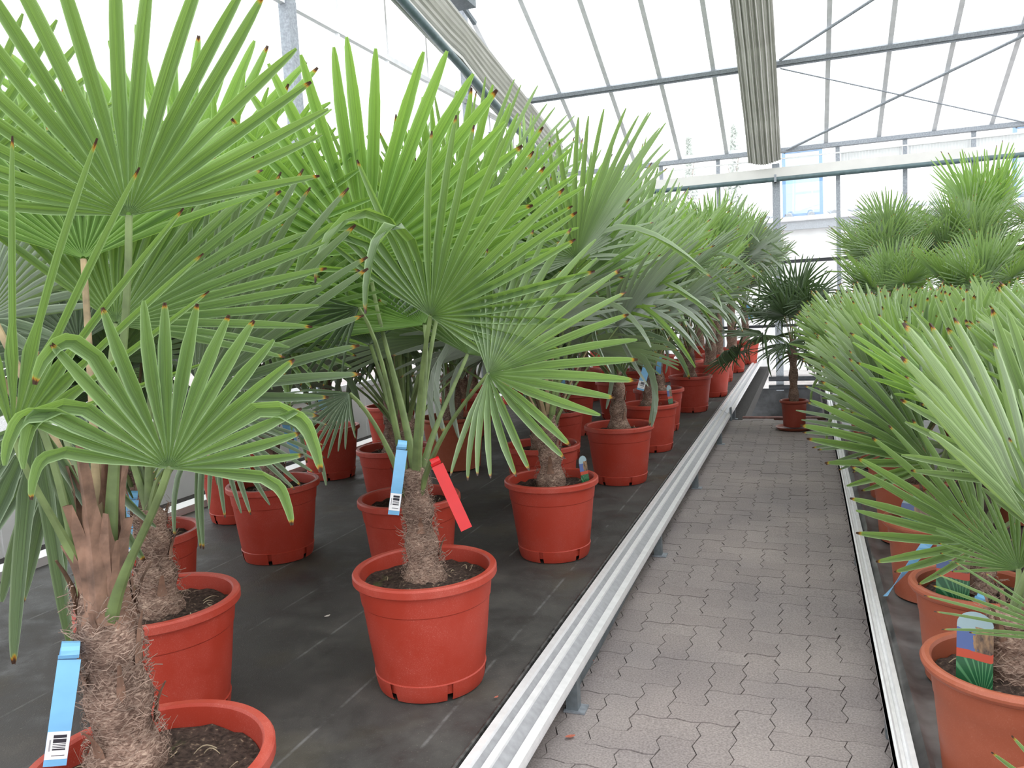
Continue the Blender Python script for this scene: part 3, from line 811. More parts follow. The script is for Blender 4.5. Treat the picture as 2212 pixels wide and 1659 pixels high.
def make_trunk(root, h, r0, r1, z0, seed, husks=8, fibres=0, lean=(0, 0), off=(0, 0)):
    rg = random.Random(seed); mb = MB(); n = 26; rings = 22
    for i in range(rings+1):
        t = i/rings; z = z0-.03+(h+.03)*t
        r_ = r1+(r0-r1)*math.exp(-t*4.5)+.006*math.sin(t*21+seed); c = V(lean)*t*h
        if t > .93: r_ *= 1-(t-.93)*5
        for k in range(n):
            a = 2*PI*k/n; jj = 1+.07*noise.noise(V((math.cos(a)*2.2, math.sin(a)*2.2, z*13+seed)))+.05*noise.noise(V((math.cos(a)*7, math.sin(a)*7, z*40+seed)))
            mb.v.append((c.x+r_*jj*math.cos(a), c.y+r_*jj*math.sin(a), z))
    mb.f += [(i*n+k, i*n+(k+1) % n, (i+1)*n+(k+1) % n, (i+1)*n+k) for i in range(rings) for k in range(n)]
    mb.f.append(tuple(rings*n+k for k in range(n)))
    tk = sm(ob('trunk', mb, M['trunk'], root), 60); tk.location = (off[0], off[1], 0)
    for k in range(husks):
        a = k*2.4+seed; t = .12+.86*((k+.5)/husks); z = z0+h*t; r_ = r1+(r0-r1)*math.exp(-t*4.5); c = V((lean[0]*t*h, lean[1]*t*h, z))
        d = V((math.cos(a), math.sin(a), 0)); sd = V((-math.sin(a), math.cos(a), 0)); L_ = rg.uniform(.035, .09)*(1+.7*t); wd = rg.uniform(.010, .018); fl = rg.uniform(.10, .5)
        mb = MB(); m2 = 5
        for q in range(m2):
            u = q/(m2-1); p = c+d*(r_*.93+L_*u*fl*u)+V((0, 0, L_*u)); ww = wd*(1-.72*u)*(1+.2*math.sin(q*3+k)); th = .006*(1-u*.6)
            mb.v += [tuple(p-sd*ww+d*th*.2), tuple(p+d*th), tuple(p+sd*ww+d*th*.2), tuple(p-d*th*.6)]
        mb.f += [(4*q+i, 4*q+(i+1) % 4, 4*q+4+(i+1) % 4, 4*q+4+i) for q in range(m2-1) for i in range(4)]+[(0, 3, 2, 1), (4*m2-4, 4*m2-3, 4*m2-2, 4*m2-1)]
        sm(ob('leaf_base', mb, M['husk'], tk))
    if fibres:
        mb = MB()
        for k in range(fibres):
            a = rg.random()*2*PI; t = rg.random(); r_ = (r1+(r0-r1)*math.exp(-t*4.5))*1.03
            c = V((lean[0]*t*h, lean[1]*t*h, z0+h*t)); da = rg.uniform(-.7, .7); dz = rg.uniform(-.02, .045); stand = rg.uniform(.002, .012) if rg.random() < .9 else rg.uniform(.015, .035)
            w_ = rg.uniform(.0005, .0011); ps = []
            for q in range(5):
                u = q/4; aa = a+da*u; rr_ = r_+stand*(u*u if stand > .013 else math.sin(PI*u))
                ps.append(c+V((math.cos(aa)*rr_, math.sin(aa)*rr_, dz*u+.006*math.sin(u*5+k))))
            o = len(mb.v)
            for p in ps: mb.v += [tuple(p-V((0, 0, w_))), tuple(p+V((0, 0, w_)))]
            mb.f += [(o+2*q, o+2*q+2, o+2*q+3, o+2*q+1) for q in range(4)]
        ob('fibre', mb, M['fibre'], tk)['kind'] = 'stuff'
    return tk


def make_pot(root, kind, D, H, seed):
    p = sm(ob('pot', pot_mesh(D, H, kind), M['pot'] if kind == 'red' else M['terra'] if kind == 'terra' else M['dkpot'], root), 24)
    sm(ob('soil', soil_mesh(D, H, seed), M['soil'], root), 180)
    rg = random.Random(seed); mb = MB()
    for k in range(9):
        a = rg.random()*2*PI; r_ = D*rg.uniform(.18, .38); c = V((r_*math.cos(a), r_*math.sin(a), H-.04)); b = rg.random()*2*PI; L_ = rg.uniform(.02, .05); d = V((math.cos(b), math.sin(b), 0))
        if (c+d*L_).xy.length > D/2-.03: d = -d
        e_ = V((-d.y, d.x, 0))*rg.uniform(-.015, .015); h_ = rg.uniform(.004, .014); mb.tube([c+d*L_*u+e_*math.sin(u*3)+V((0, 0, h_*math.sin(u*3.1))) for u in (0, .2, .4, .6, .8, 1)], [.0012, .0014, .0014, .0012, .001, .0006], 5)
    ob('dry_root', mb, M['straw'], root)['kind'] = 'stuff'
    return p


BANK = {}


def bank(kind, k):
    """shared blade meshes"""
    key = (kind, k)
    if key not in BANK:
        sd = 100+k*7+hash(kind) % 1 + {'tr': 0, 'fr': 40, 'gy': 80, 'ch': 120, 'dk': 160, 'rb': 200}[kind]
        if kind == 'tr': mb = blade_mesh(sd, .64, 30+k % 3*2, 1.65+.13*(k % 4), .31+.02*(k % 3),   .06, .20, .16, broken=k % 3, fold=.7)
        elif kind == 'fr': mb = blade_mesh(sd, .66, 22+k % 2*2, 1.05+.18*(k % 3), .36, .03, .25, .1, fold=.7)
        elif kind == 'rb': mb = blade_mesh(sd, .50, 19+k % 2*2, 1.35+.12*(k % 3), .40, .06, .22, .35, broken=k % 2, fold=.7)
        elif kind == 'gy': mb = blade_mesh(sd, .58, 28, 1.9, .38, .13, .1, .4, broken=4)
        elif kind == 'ch': mb = blade_mesh(sd, .42, 30, 1.8, .30, .05, .15, .25, fold=.55)
        else: mb = blade_mesh(sd, .38, 26, 2.1, .36, .16, .1, .1, broken=4, wmul=.8)
        me = mb.mesh('palm_blade'); me.materials.append(M[{'tr': 'leaf', 'fr': 'leaf_fresh', 'gy': 'leaf_grey', 'ch': 'leaf', 'dk': 'leaf_dark', 'rb': 'leaf_pale' if k % 2 else 'leaf'}[kind]])
        BANK[key] = me
    return BANK[key]


def crown(root, top, n, seed, pet=(.42, .62), elev=(86, 12), kinds='tr', scale=1.0, fresh=3, aisle=None, amin=50, rw=.0085, rot=0):
    rg = random.Random(seed)
    for k in range(n):
        u = k/(n-1); az = rot+k*2.39996+rg.uniform(-.3, .3)
        el = math.radians(elev[0]+(elev[1]-elev[0])*u**1.3+rg.uniform(-7, 7))
        da = abs((az-(aisle or 0)+PI) % (2*PI)-PI)
        if aisle is not None and da < 1.2: el = max(el, math.radians(amin+rg.uniform(0, 12)))
        pl_ = rg.uniform(*pet)*(1.0 if u > .12 else .9)
        out = V((math.cos(az), math.sin(az), 0))
        d = out*math.cos(el)+V((0, 0, math.sin(el))); hub = top+d*pl_+V((0, 0, -.04*math.cos(el)))
        e2 = el-math.radians(rg.uniform(4, 24)*(.3+u)*(.4 if aisle is not None and da < 1.2 else 1)); ax = out*math.cos(e2)+V((0, 0, math.sin(e2)))
        nr = -out*math.sin(e2)+V((0, 0, math.cos(e2))); sdv = ax.cross(nr); nr = nr+sdv*rg.uniform(-.45, .45)
        kd = 'fr' if (k < fresh and kinds == 'tr') else ('gy' if kinds == 'tr' and u > .75 and rg.random() < .7 else kinds)
        me = bank(kd, rg.randrange(5))
        base = top+out*.018+V((0, 0, -.09*u))
        f = add_frond(root, base, hub, ax, nr, me, None, dry=rg.random() < .12, rw=rw)
        s = scale*rg.uniform(.88, 1.08); f.matrix_basis = f.matrix_basis @ Matrix.Diagonal((s, s, s, 1))
        for c in f.children: c.data.transform(Matrix.Diagonal((1/s, 1/s, 1/s, 1)))


def palm(seed, kind='red', D=.455, H=PH, th=.36, n=13, r0=.085, r1=.045, pet=(.45, .66), elev=(87, 14), kinds='tr', scale=1.0, fresh=4, fibres=0, husks=8, name='potted_palm', lean=(0, 0), rw=.0085, aisle=None, amin=50):
    root = empty(name); make_pot(root, kind, D, H, seed); z0 = H-.03
    make_trunk(root, th, r0, r1, z0, seed, husks, fibres, lean)
    crown(root, V((lean[0]*th, lean[1]*th, z0+th-.02)), n, seed, pet, elev, kinds, scale, fresh, aisle=aisle, amin=amin, rw=rw)
    return root


def dup(root, loc, rz, s=1.0):
    r_ = root.copy(); C.objects.link(r_); r_.location = loc; r_.rotation_euler = (0, 0, rz); r_.scale = (s, s, s)
    for ch in list(root.children):
        c = ch.copy(); C.objects.link(c); c.parent = r_
        for g in list(ch.children):
            d = g.copy(); C.objects.link(d); d.parent = c
    return r_


USED = set()


def place(proto, x, y, rz, label, group, s=1.0, z=ZB):
    if proto.name in USED: o = dup(proto, (x, y, z), rz, s)
    else:
        USED.add(proto.name); o = proto; o.location = (x, y, z); o.rotation_euler = (0, 0, rz); o.scale = (s, s, s)
    tag(o, label, 'palm', group); return o


def px_frond(root, base, hub, tip, seed, mat='leaf', n=28, tmax=1.6, face=None, broken=0, split=.4, droop=.05, cup=.30, tips=.6, dry=False, rw=.009, wmul=1.0, fold=.68):
    """frond from world points: petiole base, hub and the end of its middle segment"""
    L0 = V(root.location); hub = V(hub); tip = V(tip); ax = tip-hub; R = ax.length
    nr = V(face) if face is not None else (CAM-hub).normalized()+V((0, 0, .55))
    fm = frame(hub-L0, ax, nr); g = fm.to_3x3().inverted() @ V((0, 0, -1))
    me = blade_mesh(seed, R, n, tmax, split, droop, cup, tips, broken, g, fold, wmul).mesh('palm_blade'); me.materials.append(M[mat])
    return add_frond(root, V(base)-L0, hub-L0, ax, nr, me, None, dry, rw)


GA = 'red potted palms on the left bench'
# ---------------------------------------------------------------- front palm, cut by the lower left corner
A0 = empty('potted_palm', (-1.175, 1.087, ZB)); tag(A0, 'nearest palm with hairy trunk and blue tag in the cut-off red pot, lower left', 'palm', GA)
make_pot(A0, 'red', .455, PH, 11); make_trunk(A0, .36, .075, .052, PH-.03, 11, 12, 900, off=(-.055, 0), lean=(-.05, 0))
a0 = V((-1.245, 1.087, ZB+PH+.30))
yb = 1.087
px_frond(A0, a0+V((.01, 0, 0)), at(278, 465, 1.16), at(175, -185, 1.12), 21, 'leaf', 20, 1.45, split=.36, tips=.3, cup=.25, rw=.0095, fold=.75)
px_frond(A0, a0+V((.02, -.02, -.06)), at(365, 1010, 1.00), at(430, 640, 1.04), 22, 'leaf', 19, 1.5, broken=6, tips=.8, split=.5)
px_frond(A0, a0+V((-.02, -.01, 0)), at(30, 940, .98), at(270, 320, .98), 23, 'leaf', 9, .62, tips=1.0, split=.3, wmul=.55)
px_frond(A0, a0+V((-.02, -.02, -.05)), at(80, 905, 1.06), at(-60, 1430, 1.0), 24, 'leaf_grey', 8, .8, tips=.8, split=.3, droop=.02, wmul=.9)
px_frond(A0, a0+V((-.02, .02, 0)), at(-40, 690, 1.45), at(220, 640, 1.40), 25, 'leaf_grey', 26, 2.0, tips=.3, dry=True)
px_frond(A0, a0+V((-.02, .02, -.02)), at(130, 925, 1.25), at(20, 1330, 1.2), 26, 'leaf_grey', 12, 1.0, tips=.5, droop=.12)
px_frond(A0, a0+V((0, .02, 0)), at(-120, 420, 1.2), at(-100, -60, 1.2), 27, 'leaf', 26, 1.6, tips=.3, dry=True)
px_frond(A0, a0, at(180, 560, 1.25), at(150, 180, 1.5), 28, 'leaf_fresh', 20, 1.3, tips=.2, dry=True)
px_frond(A0, a0+V((.01, .02, 0)), at(250, 700, 1.3), at(500, 330, 1.6), 29, 'leaf', 24, 1.4, tips=.3)
# brown papery sheaths around the leaf stalks
for k, (a, b, c_) in enumerate(((.3, .02, .22), (2.0, .04, .30), (3.9, 0, .20), (5.2, .05, .34), (1.2, .08, .26), (4.6, -.02, .30), (5.8, .02, .24), (3.2, .06, .28))):
    mb = MB(); d = V((math.cos(a), math.sin(a), 0)); sd = V((-d.y, d.x, 0)); base = V((-.065, 0, PH+.22+b))
    for q in range(7):
        u = q/6; p = base+d*(.048-.02*u+.035*u*u*u)+V((0, 0, c_*u)); ww = .036*(1-u*.85)*(1+.2*math.sin(q*2+k)); mb.v += [tuple(p-sd*ww-d*.012), tuple(p+d*.004), tuple(p+sd*ww-d*.012)]
    mb.f = [(3*q+i, 3*q+i+1, 3*q+i+4, 3*q+i+3) for q in range(6) for i in (0, 1)]; ob('sheath', mb, M['husk'], A0)

A0b = empty('potted_palm', (-1.83, 1.78, ZB)); tag(A0b, 'palm in red pot directly behind the nearest palm at lower left', 'palm', GA)
make_pot(A0b, 'red', .47, PH, 12); make_trunk(A0b, .30, .085, .05, PH-.03, 12, 8, 500)
t_ = V((-1.83, 1.78, ZB+PH+.25))
px_frond(A0b, t_, at(425, 850, 1.70), at(760, 480, 1.58), 31, 'leaf_grey', 17, .82, tips=.9, split=.40)
px_frond(A0b, t_, at(330, 640, 1.85), at(330, 250, 1.85), 32, 'leaf', 28, 1.6, tips=.4)
px_frond(A0b, t_, at(170, 740, 1.95), at(-80, 520, 1.95), 33, 'leaf_grey', 26, 1.8, tips=.4)
px_frond(A0b, t_, at(480, 560, 2.15), at(640, 200, 2.2), 34, 'leaf_fresh', 24, 1.4, tips=.2)
px_frond(A0b, t_, at(470, 905, 1.75), at(620, 1060, 1.65), 35, 'leaf_grey', 24, 1.2, tips=.5, broken=5, droop=.12)
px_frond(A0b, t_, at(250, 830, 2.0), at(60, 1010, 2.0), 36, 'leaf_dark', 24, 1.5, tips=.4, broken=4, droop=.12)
px_frond(A0b, t_, at(390, 480, 2.1), at(250, 60, 2.3), 37, 'leaf_fresh', 24, 1.4, tips=.2)
px_frond(A0b, t_, at(570, 700, 2.2), at(820, 600, 2.3), 38, 'leaf', 26, 1.5, tips=.4, broken=2)

# ---------------------------------------------------------------- middle foreground palm with red and blue tags
A1 = empty('potted_palm', (-1.155, 2.21, ZB)); tag(A1, 'palm with red and blue hanging tags in the large red pot, centre foreground', 'palm', GA)
make_pot(A1, 'red', .46, PH, 13); make_trunk(A1, .345, .072, .043, PH-.03, 13, 7, 900, lean=(-.05, 0))
t1 = V((-1.17, 2.21, ZB+PH+.29))
px_frond(A1, t1+V((.01, -.01, 0)), at(930, 683, 2.10), at(1105, 300, 2.02), 41, 'leaf', 22, 1.42, split=.36, tips=.8, broken=4, rw=.010)
px_frond(A1, t1+V((.02, -.01, -.06)), at(1055, 808, 2.02), at(1378, 700, 1.92), 42, 'leaf', 26, 1.72, split=.42, tips=.8, broken=1)
px_frond(A1, t1+V((-.005, .01, .02)), at(796, 557, 2.32), at(880, 90, 2.30), 43, 'leaf_fresh', 20, 1.35, split=.45, tips=.35)
px_frond(A1, t1+V((0, .02, .0)), at(917, 702, 2.36), at(640, 440, 2.60), 44, 'leaf_fresh', 22, 1.15, split=.5, tips=.3)
px_frond(A1, t1+V((0, .02, .02)), at(960, 600, 2.45), at(1090, 200, 2.50), 45, 'leaf_fresh', 20, 1.0, split=.45, tips=.3)
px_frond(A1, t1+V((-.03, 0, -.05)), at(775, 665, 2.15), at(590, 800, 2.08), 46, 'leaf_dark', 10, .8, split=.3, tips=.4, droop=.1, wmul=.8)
px_frond(A1, t1+V((-.03, .01, -.05)), at(800, 745, 2.3), at(690, 560, 2.45), 47, 'leaf_grey', 24, 1.5, tips=.4)
px_frond(A1, t1+V((0, .03, -.03)), at(1010, 765, 2.5), at(1100, 560, 2.75), 48, 'leaf', 24, 1.5, tips=.4)
px_frond(A1, t1+V((-.02, -.01, -.08)), at(755, 850, 2.1), at(640, 960, 2.0), 49, 'leaf_grey', 14, .9, tips=.5, droop=.12)

# ---------------------------------------------------------------- the other palms of the left bench
EV = (88, 30)
PR = [palm(201, th=.34, n=17, pet=(.52, .86), elev=EV, fibres=260), palm(202, th=.40, n=17, pet=(.5, .82), elev=EV), palm(203, th=.30, n=17, pet=(.5, .88), elev=EV), palm(204, th=.62, n=17, pet=(.5, .80), elev=(88, 26), r1=.055), palm(205, th=.75, n=17, pet=(.5, .85), elev=(88, 26), r1=.06, r0=.10)]
PF = [palm(231, th=.34, n=18, pet=(.52, .86), elev=EV, fibres=260, aisle=0), palm(232, th=.38, n=18, pet=(.5, .82), elev=EV, aisle=0, amin=46), palm(233, th=.62, n=18, pet=(.5, .82), elev=(88, 28), r1=.055, aisle=0), palm(234, th=.75, n=18, pet=(.5, .85), elev=(88, 28), r1=.06, r0=.10, aisle=0)]
front = [(-1.144, 3.53, 0, .2, 'front-row palm with a picture label in its red pot, behind the red-tagged palm'),
         (-1.16, 5.07, 1, -.2, 'palm with bulging trunk base in red pot, third along the left rail'),
         (-1.16, 6.17, 0, -.4, 'palm with white-ended blue tag and picture label, fourth along the left rail'),
         (-1.25, 7.10, 1, .4, 'palm in red pot half hidden behind the labelled fourth one along the left rail'),
         (-1.128, 8.30, 0, .5, 'palm with thick trunk in red pot, halfway along the left rail'),
         (-1.05, 9.52, 2, -.1, 'palm with slim mossy trunk in red pot, just past halfway along the left rail'),
         (-1.12, 11.1, 2, .3, 'palm in red pot, third from the far end of the left rail'),
         (-1.05, 12.4, 3, -.3, 'palm with wide dark trunk base, second from the far end of the left rail'),
         (-.95, 13.8, 2, .5, 'palm in the farthest red pot at the end of the left rail')]
for x, y, k, rz, lab in front: place(PF[k], x, y, rz, lab, GA, .98+.02*(k % 3))
second = [(-1.66, 3.07, 1, 2.2, 'palm in red pot peeking out behind the red-tagged palm'),
          (-1.46, 4.35, 2, .9, 'palm in red pot behind and left of the picture-labelled front pot'),
          (-1.80, 5.73, 0, 3.9, 'palm in red pot in the second row, behind the bulging-trunk palm'),
          (-2.0, 6.85, 1, 5.5, 'palm in orange red pot with arch relief in the second row'),
          (-1.78, 7.82, 2, 4.6, 'palm in red pot behind the bulging-trunk palm, with its rim showing'),
          (-1.85, 9.0, 0, 1.2, 'second-row palm in red pot, behind the fourth rail palm'),
          (-1.45, 10.25, 3, 3.4, 'second-row palm in red pot past halfway, rim just showing'),
          (-1.95, 11.2, 4, 2.4, 'second-row palm in dark red pot toward the far wall'),
          (-1.62, 13.1, 4, 4.0, 'second-row palm in the farthest red pot near the far wall')]
for x, y, k, rz, lab in second: place(PR[k], x, y, rz, lab, GA)
third = [(-2.49, 2.37, 2, .4, 'palm with blue tag in red pot half hidden left of the nearest palms'),
         (-2.51, 3.24, 1, 5.9, 'palm in the red pot standing alone on the mat at left'),
         (-2.35, 4.20, 0, 2.6, 'palm in red pot left of the red-tagged palm, behind its blue tag'),
         (-2.50, 9.2, 3, 1.9, 'third-row palm in dark red pot, deep among the leaves past halfway'),
         (-2.62, 7.9, 2, 3.2, 'third-row palm hidden behind the arch relief pot'),
         (-2.6, 10.8, 4, .2, 'third-row palm far back, left of the dark red pot'),
         (-2.45, 12.6, 3, 5.0, 'third-row palm nearest the far wall'),
         (-3.22, 3.83, 2, 4.2, 'palm in red pot at the left edge, behind the alone-standing pot'),
         (-3.31, 4.96, 1, .7, 'palm in red pot at the left border board, dark leaves above its rim'),
         (-3.42, 6.10, 0, 5.3, 'palm at the left border board, small strip of red pot showing'),
         (-2.97, 6.66, 2, 1.4, 'palm in small-looking red pot behind the big terracotta pot'),
         (-3.20, 7.43, 1, 3.7, 'palm at the left border, right behind the terracotta pot group'),
         (-3.3, 9.0, 3, 2.2, 'palm at the left border past halfway'),
         (-3.25, 10.9, 4, 4.9, 'palm at the left border toward the far corner'),
         (-3.2, 13.0, 4, 1.1, 'palm in the far left corner of the bench'),
         (-3.05, 1.75, 1, 2.5, 'palm at the left border near the front, leaves at the left picture edge')]
for x, y, k, rz, lab in third: place(PR[k], x, y, rz, lab, GA)
tp = palm(210, 'terra', .50, .39, th=.36, n=12, r0=.09, r1=.07, pet=(.42, .6), elev=(80, 8))
place(tp, -2.485, 5.36, .5, 'palm in the brown terracotta-coloured pot behind the red-tagged palm', GA)

# ---------------------------------------------------------------- right bench
GR = 'terracotta potted palms on the right bench'
HR = .30
R1 = empty('potted_palm', (.44, 2.06, ZB)); tag(R1, 'palm with picture label in the largest terracotta pot, lower right', 'palm', GR)
make_pot(R1, 'terra', .385, HR, 51); make_trunk(R1, .15, .07, .05, HR-.03, 51, 8, 400)
q1 = V((.44, 2.06, ZB+HR+.10))
px_frond(R1, q1, at(2240, 1150, 2.10), at(1990, 690, 2.15), 61, 'leaf_pale', 8, .62, split=.42, tips=.4, face=V((.5, -.5, .7)))
px_frond(R1, q1, at(2330, 1385, 1.90), at(2000, 1270, 1.87), 62, 'leaf', 8, .35, split=.3, tips=.6)
px_frond(R1, q1, at(2290, 1050, 2.25), at(2230, 650, 2.35), 63, 'leaf_pale', 18, 1.4, tips=.4)
px_frond(R1, q1, at(2330, 1200, 2.05), at(2500, 900, 2.05), 64, 'leaf_pale', 18, 1.4, tips=.4)
px_frond(R1, q1, at(2200, 1230, 2.15), at(2100, 1060, 2.25), 65, 'leaf', 20, 1.3, tips=.4)
R2 = empty('potted_palm', (.46, 2.60, ZB)); tag(R2, 'palm with picture label in the second terracotta pot from the lower right', 'palm', GR)
make_pot(R2, 'terra', .36, HR, 52); make_trunk(R2, .13, .065, .045, HR-.03, 52, 8, 200)
q2 = V((.46, 2.60, ZB+HR+.08))
px_frond(R2, q2, at(2125, 1171, 2.52), at(1850, 985, 2.39), 66, 'leaf', 14, .95, split=.42, tips=.95)
px_frond(R2, q2, at(2170, 1000, 2.62), at(1960, 690, 2.72), 67, 'leaf_pale', 9, .65, split=.40, tips=.4, face=V((.5, -.5, .7)))
px_frond(R2, q2, at(2230, 960, 2.77), at(2290, 640, 2.87), 68, 'leaf_pale', 18, 1.4, tips=.5)
px_frond(R2, q2, at(2060, 1150, 2.67), at(2000, 1090, 2.52), 69, 'leaf', 12, 1.0, tips=.5)
px_frond(R2, q2, at(2250, 1080, 2.57), at(2420, 900, 2.57), 70, 'leaf_pale', 18, 1.4, tips=.5)
R3 = empty('potted_palm', (.435, 3.30, ZB)); tag(R3, 'palm with dangling blue tag in the third terracotta pot from the lower right', 'palm', GR)
make_pot(R3, 'terra', .345, HR, 53); make_trunk(R3, .13, .065, .045, HR-.03, 53, 8, 100)
q3 = V((.435, 3.30, ZB+HR+.08))
px_frond(R3, q3, at(2013, 1001, 3.20), at(1745, 850, 3.00), 71, 'leaf', 11, .80, split=.40, tips=.5)
px_frond(R3, q3, at(2060, 890, 3.30), at(1840, 690, 3.25), 72, 'leaf_fresh', 10, .75, split=.4, tips=.4, face=V((.4, -.5, .8)))
px_frond(R3, q3, at(2110, 830, 3.45), at(2110, 610, 3.55), 73, 'leaf_pale', 18, 1.4, tips=.5)
px_frond(R3, q3, at(2150, 920, 3.35), at(2330, 780, 3.35), 74, 'leaf_pale', 18, 1.4, tips=.5)
px_frond(R3, q3, at(1980, 950, 3.25), at(1760, 800, 3.30), 75, 'leaf_grey', 22, 1.2, tips=.7)
QR = [palm(301, 'terra', .345, HR, th=.13, n=16, r0=.065, r1=.045, pet=(.26, .44), elev=(80, 26), scale=.96, kinds='rb', aisle=PI, amin=52), palm(302, 'terra', .345, HR, th=.16, n=15, r0=.065, r1=.045, pet=(.28, .46), elev=(80, 26), scale=1.0, kinds='rb', aisle=PI, amin=48)]
rights = [(.44, 4.02, 0, 0.2, 'fourth terracotta-potted palm along the right rail, pot side showing'),
          (.46, 4.85, 1, -0.3, 'fifth terracotta-potted palm along the right rail'),
          (.46, 5.65, 0, 0.4, 'sixth palm along the right rail'),
          (.46, 6.45, 1, -0.1, 'seventh palm along the right rail'),
          (.48, 7.25, 0, 0.3, 'eighth palm along the right rail, near the paving end'),
          (.97, 2.75, 1, -0.4, 'second-row palm near the right picture edge, leaves sweeping left'),
          (.98, 3.55, 0, 0.1, 'second-row palm on the right bench behind the blue-tagged one'),
          (1.0, 4.45, 1, 0.5, 'second-row palm on the right bench, pale leaves'),
          (1.02, 5.4, 0, -0.2, 'second-row palm right, middle of the bench'),
          (1.05, 6.4, 1, 0.3, 'second-row palm right, toward the fine-leaved palms'),
          (1.60, 4.2, 0, -0.5, 'third-row palm at the right picture edge'),
          (1.65, 5.3, 1, 0.2, 'third-row palm at the right edge, further back')]
for x, y, k, rz, lab in rights: place(QR[k], x, y, rz, lab, GR)
GC = 'fine-leaved palms at the back of the right bench'
QC = [palm(321, 'terra', .40, PH, th=.45, n=20, r0=.09, r1=.06, pet=(.30, .55), elev=(86, 10), kinds='ch', rw=.006, aisle=PI), palm(322, 'terra', .40, PH, th=.80, n=22, r0=.1, r1=.07, pet=(.40, .65), elev=(86, 5), kinds='ch', scale=1.15, rw=.006, aisle=PI)]
fine = [(.75, 8.0, 0, .2, 'fine-leaved palm beside the end of the paving on the right'), (1.35, 7.4, 0, .5, 'grey-green fine-leaved palm in the middle of the right bench'), (2.2, 7.0, 0, -.5, 'fine-leaved palm at the right picture edge, dark pointed fans'),
        (.85, 9.5, 1, .4, 'tall fine-leaved palm right of the far steel column'), (1.6, 9.6, 1, -.4, 'tall bright green palm reaching toward the roller screen'), (2.5, 9.2, 1, .8, 'tall fine-leaved palm beside the yellow shrub'), (1.1, 11.6, 1, -.6, 'tall palm furthest back on the right bench')]
for x, y, k, rz, lab in fine: place(QC[k], x, y, rz, lab, GC, 1.0 if k == 0 else 1.02)
big = palm(330, 'terra', .42, PH, th=.95, n=9, r0=.1, r1=.07, pet=(.5, .7), elev=(85, 25), fresh=9)
place(big, 1.95, 10.4, .6, 'tallest palm on the right with one wide bright fan facing the aisle', GC, 1.05)
# yellow-green shrub at the right edge
ys = empty('shrub', (3.0, 9.0, ZB)); tag(ys, 'yellow-green fine-leaved shrub at the right picture edge', 'shrub')
sm(ob('pot', pot_mesh(.36, .32, 'terra'), M['terra'], ys), 35); sm(ob('soil', soil_mesh(.36, .32, 3), M['soil'], ys), 180)
rg = random.Random(9); st_ = MB(); lf = MB()
for k in range(26):
    a = rg.random()*2*PI; s_ = rg.uniform(.1, .55); top = V((math.cos(a)*s_, math.sin(a)*s_, rg.uniform(1.3, 2.15))); b0 = V((math.cos(a)*.06, math.sin(a)*.06, .28))
    mid = (b0+top)/2+V((0, 0, .15)); st_.tube([b0, mid, top], [.006, .004, .002], 5)
    for q in range(34):
        u = rg.uniform(.35, 1); p = b0.lerp(mid, u*2) if u < .5 else mid.lerp(top, u*2-1); d = V((rg.gauss(0, 1), rg.gauss(0, 1), rg.gauss(.3, .7))).normalized(); sd = d.orthogonal().normalized(); L_ = rg.uniform(.07, .13)
        lf.add([p, p+d*L_*.5+sd*.008, p+d*L_, p+d*L_*.5-sd*.008], [(0, 1, 2, 3)])
ob('stems', st_, M['petiole'], ys); ob('foliage', lf, M['yell'], ys)['kind'] = 'stuff'
# corner palm at lower right
R0 = empty('potted_palm', (.46, 1.46, ZB)); tag(R0, 'palm mostly cut off by the lower right corner', 'palm', GR)
make_pot(R0, 'terra', .36, HR, 54); make_trunk(R0, .12, .06, .045, HR-.03, 54, 6)
q0 = V((.46, 1.46, ZB+HR+.07))
px_frond(R0, q0, at(2420, 1850, 1.3), at(2160, 1600, 1.34), 76, 'leaf', 6, .4, split=.3, tips=1.0)
px_frond(R0, q0, at(2480, 1700, 1.35), at(2700, 1400, 1.35), 77, 'leaf', 22, 1.4, tips=.5)

# ---------------------------------------------------------------- dark palm at the end of the aisle
fp = empty('potted_palm', (-.12, 8.1, .03)); tag(fp, 'slender dark-leaved palm in small red-brown pot on a saucer, end of the aisle', 'palm')
make_pot(fp, 'dk', .27, .26, 61); make_trunk(fp, .62, .05, .036, .23, 61, 4, 0)
crown(fp, V((0, 0, .82)), 20, 62, (.30, .52), (84, -20), 'dk', 1.05, 0, rw=.005)
sa = MB(); sa.lathe([(.001, .0), (.15, .0), (.172, .022), (.176, .026), (.170, .026), (.150, .008), (.001, .008)], 40)
s_ = sm(ob('saucer', sa, M['terra']), 50); s_.location = (-.12, 8.1, .005); tag(s_, 'shallow brown saucer under the dark palm pot', 'saucer')

# ================================================================ TAGS AND LABELS


def ribbon(mb, pts, wdir, w_, th=.0009):
    pts = [V(p) for p in pts]; o = len(mb.v); n = len(pts)
    for i, p in enumerate(pts):
        d = (pts[min(i+1, n-1)]-pts[max(i-1, 0)]).normalized(); wd = wdir[i] if isinstance(wdir, list) else wdir
        wd = (wd-d*wd.dot(d)).normalized(); nn = d.cross(wd)*th/2
        for a, b in ((-1, -1), (1, -1), (1, 1), (-1, 1)): mb.v.append(tuple(p+wd*(a*w_/2)+nn*b))
    for i in range(n-1):
        for k in range(4): mb.f.append((o+4*i+k, o+4*i+(k+1) % 4, o+4*i+4+(k+1) % 4, o+4*i+4+k))
    mb.f += [(o, o+3, o+2, o+1), (o+4*n-4, o+4*n-3, o+4*n-2, o+4*n-1)]


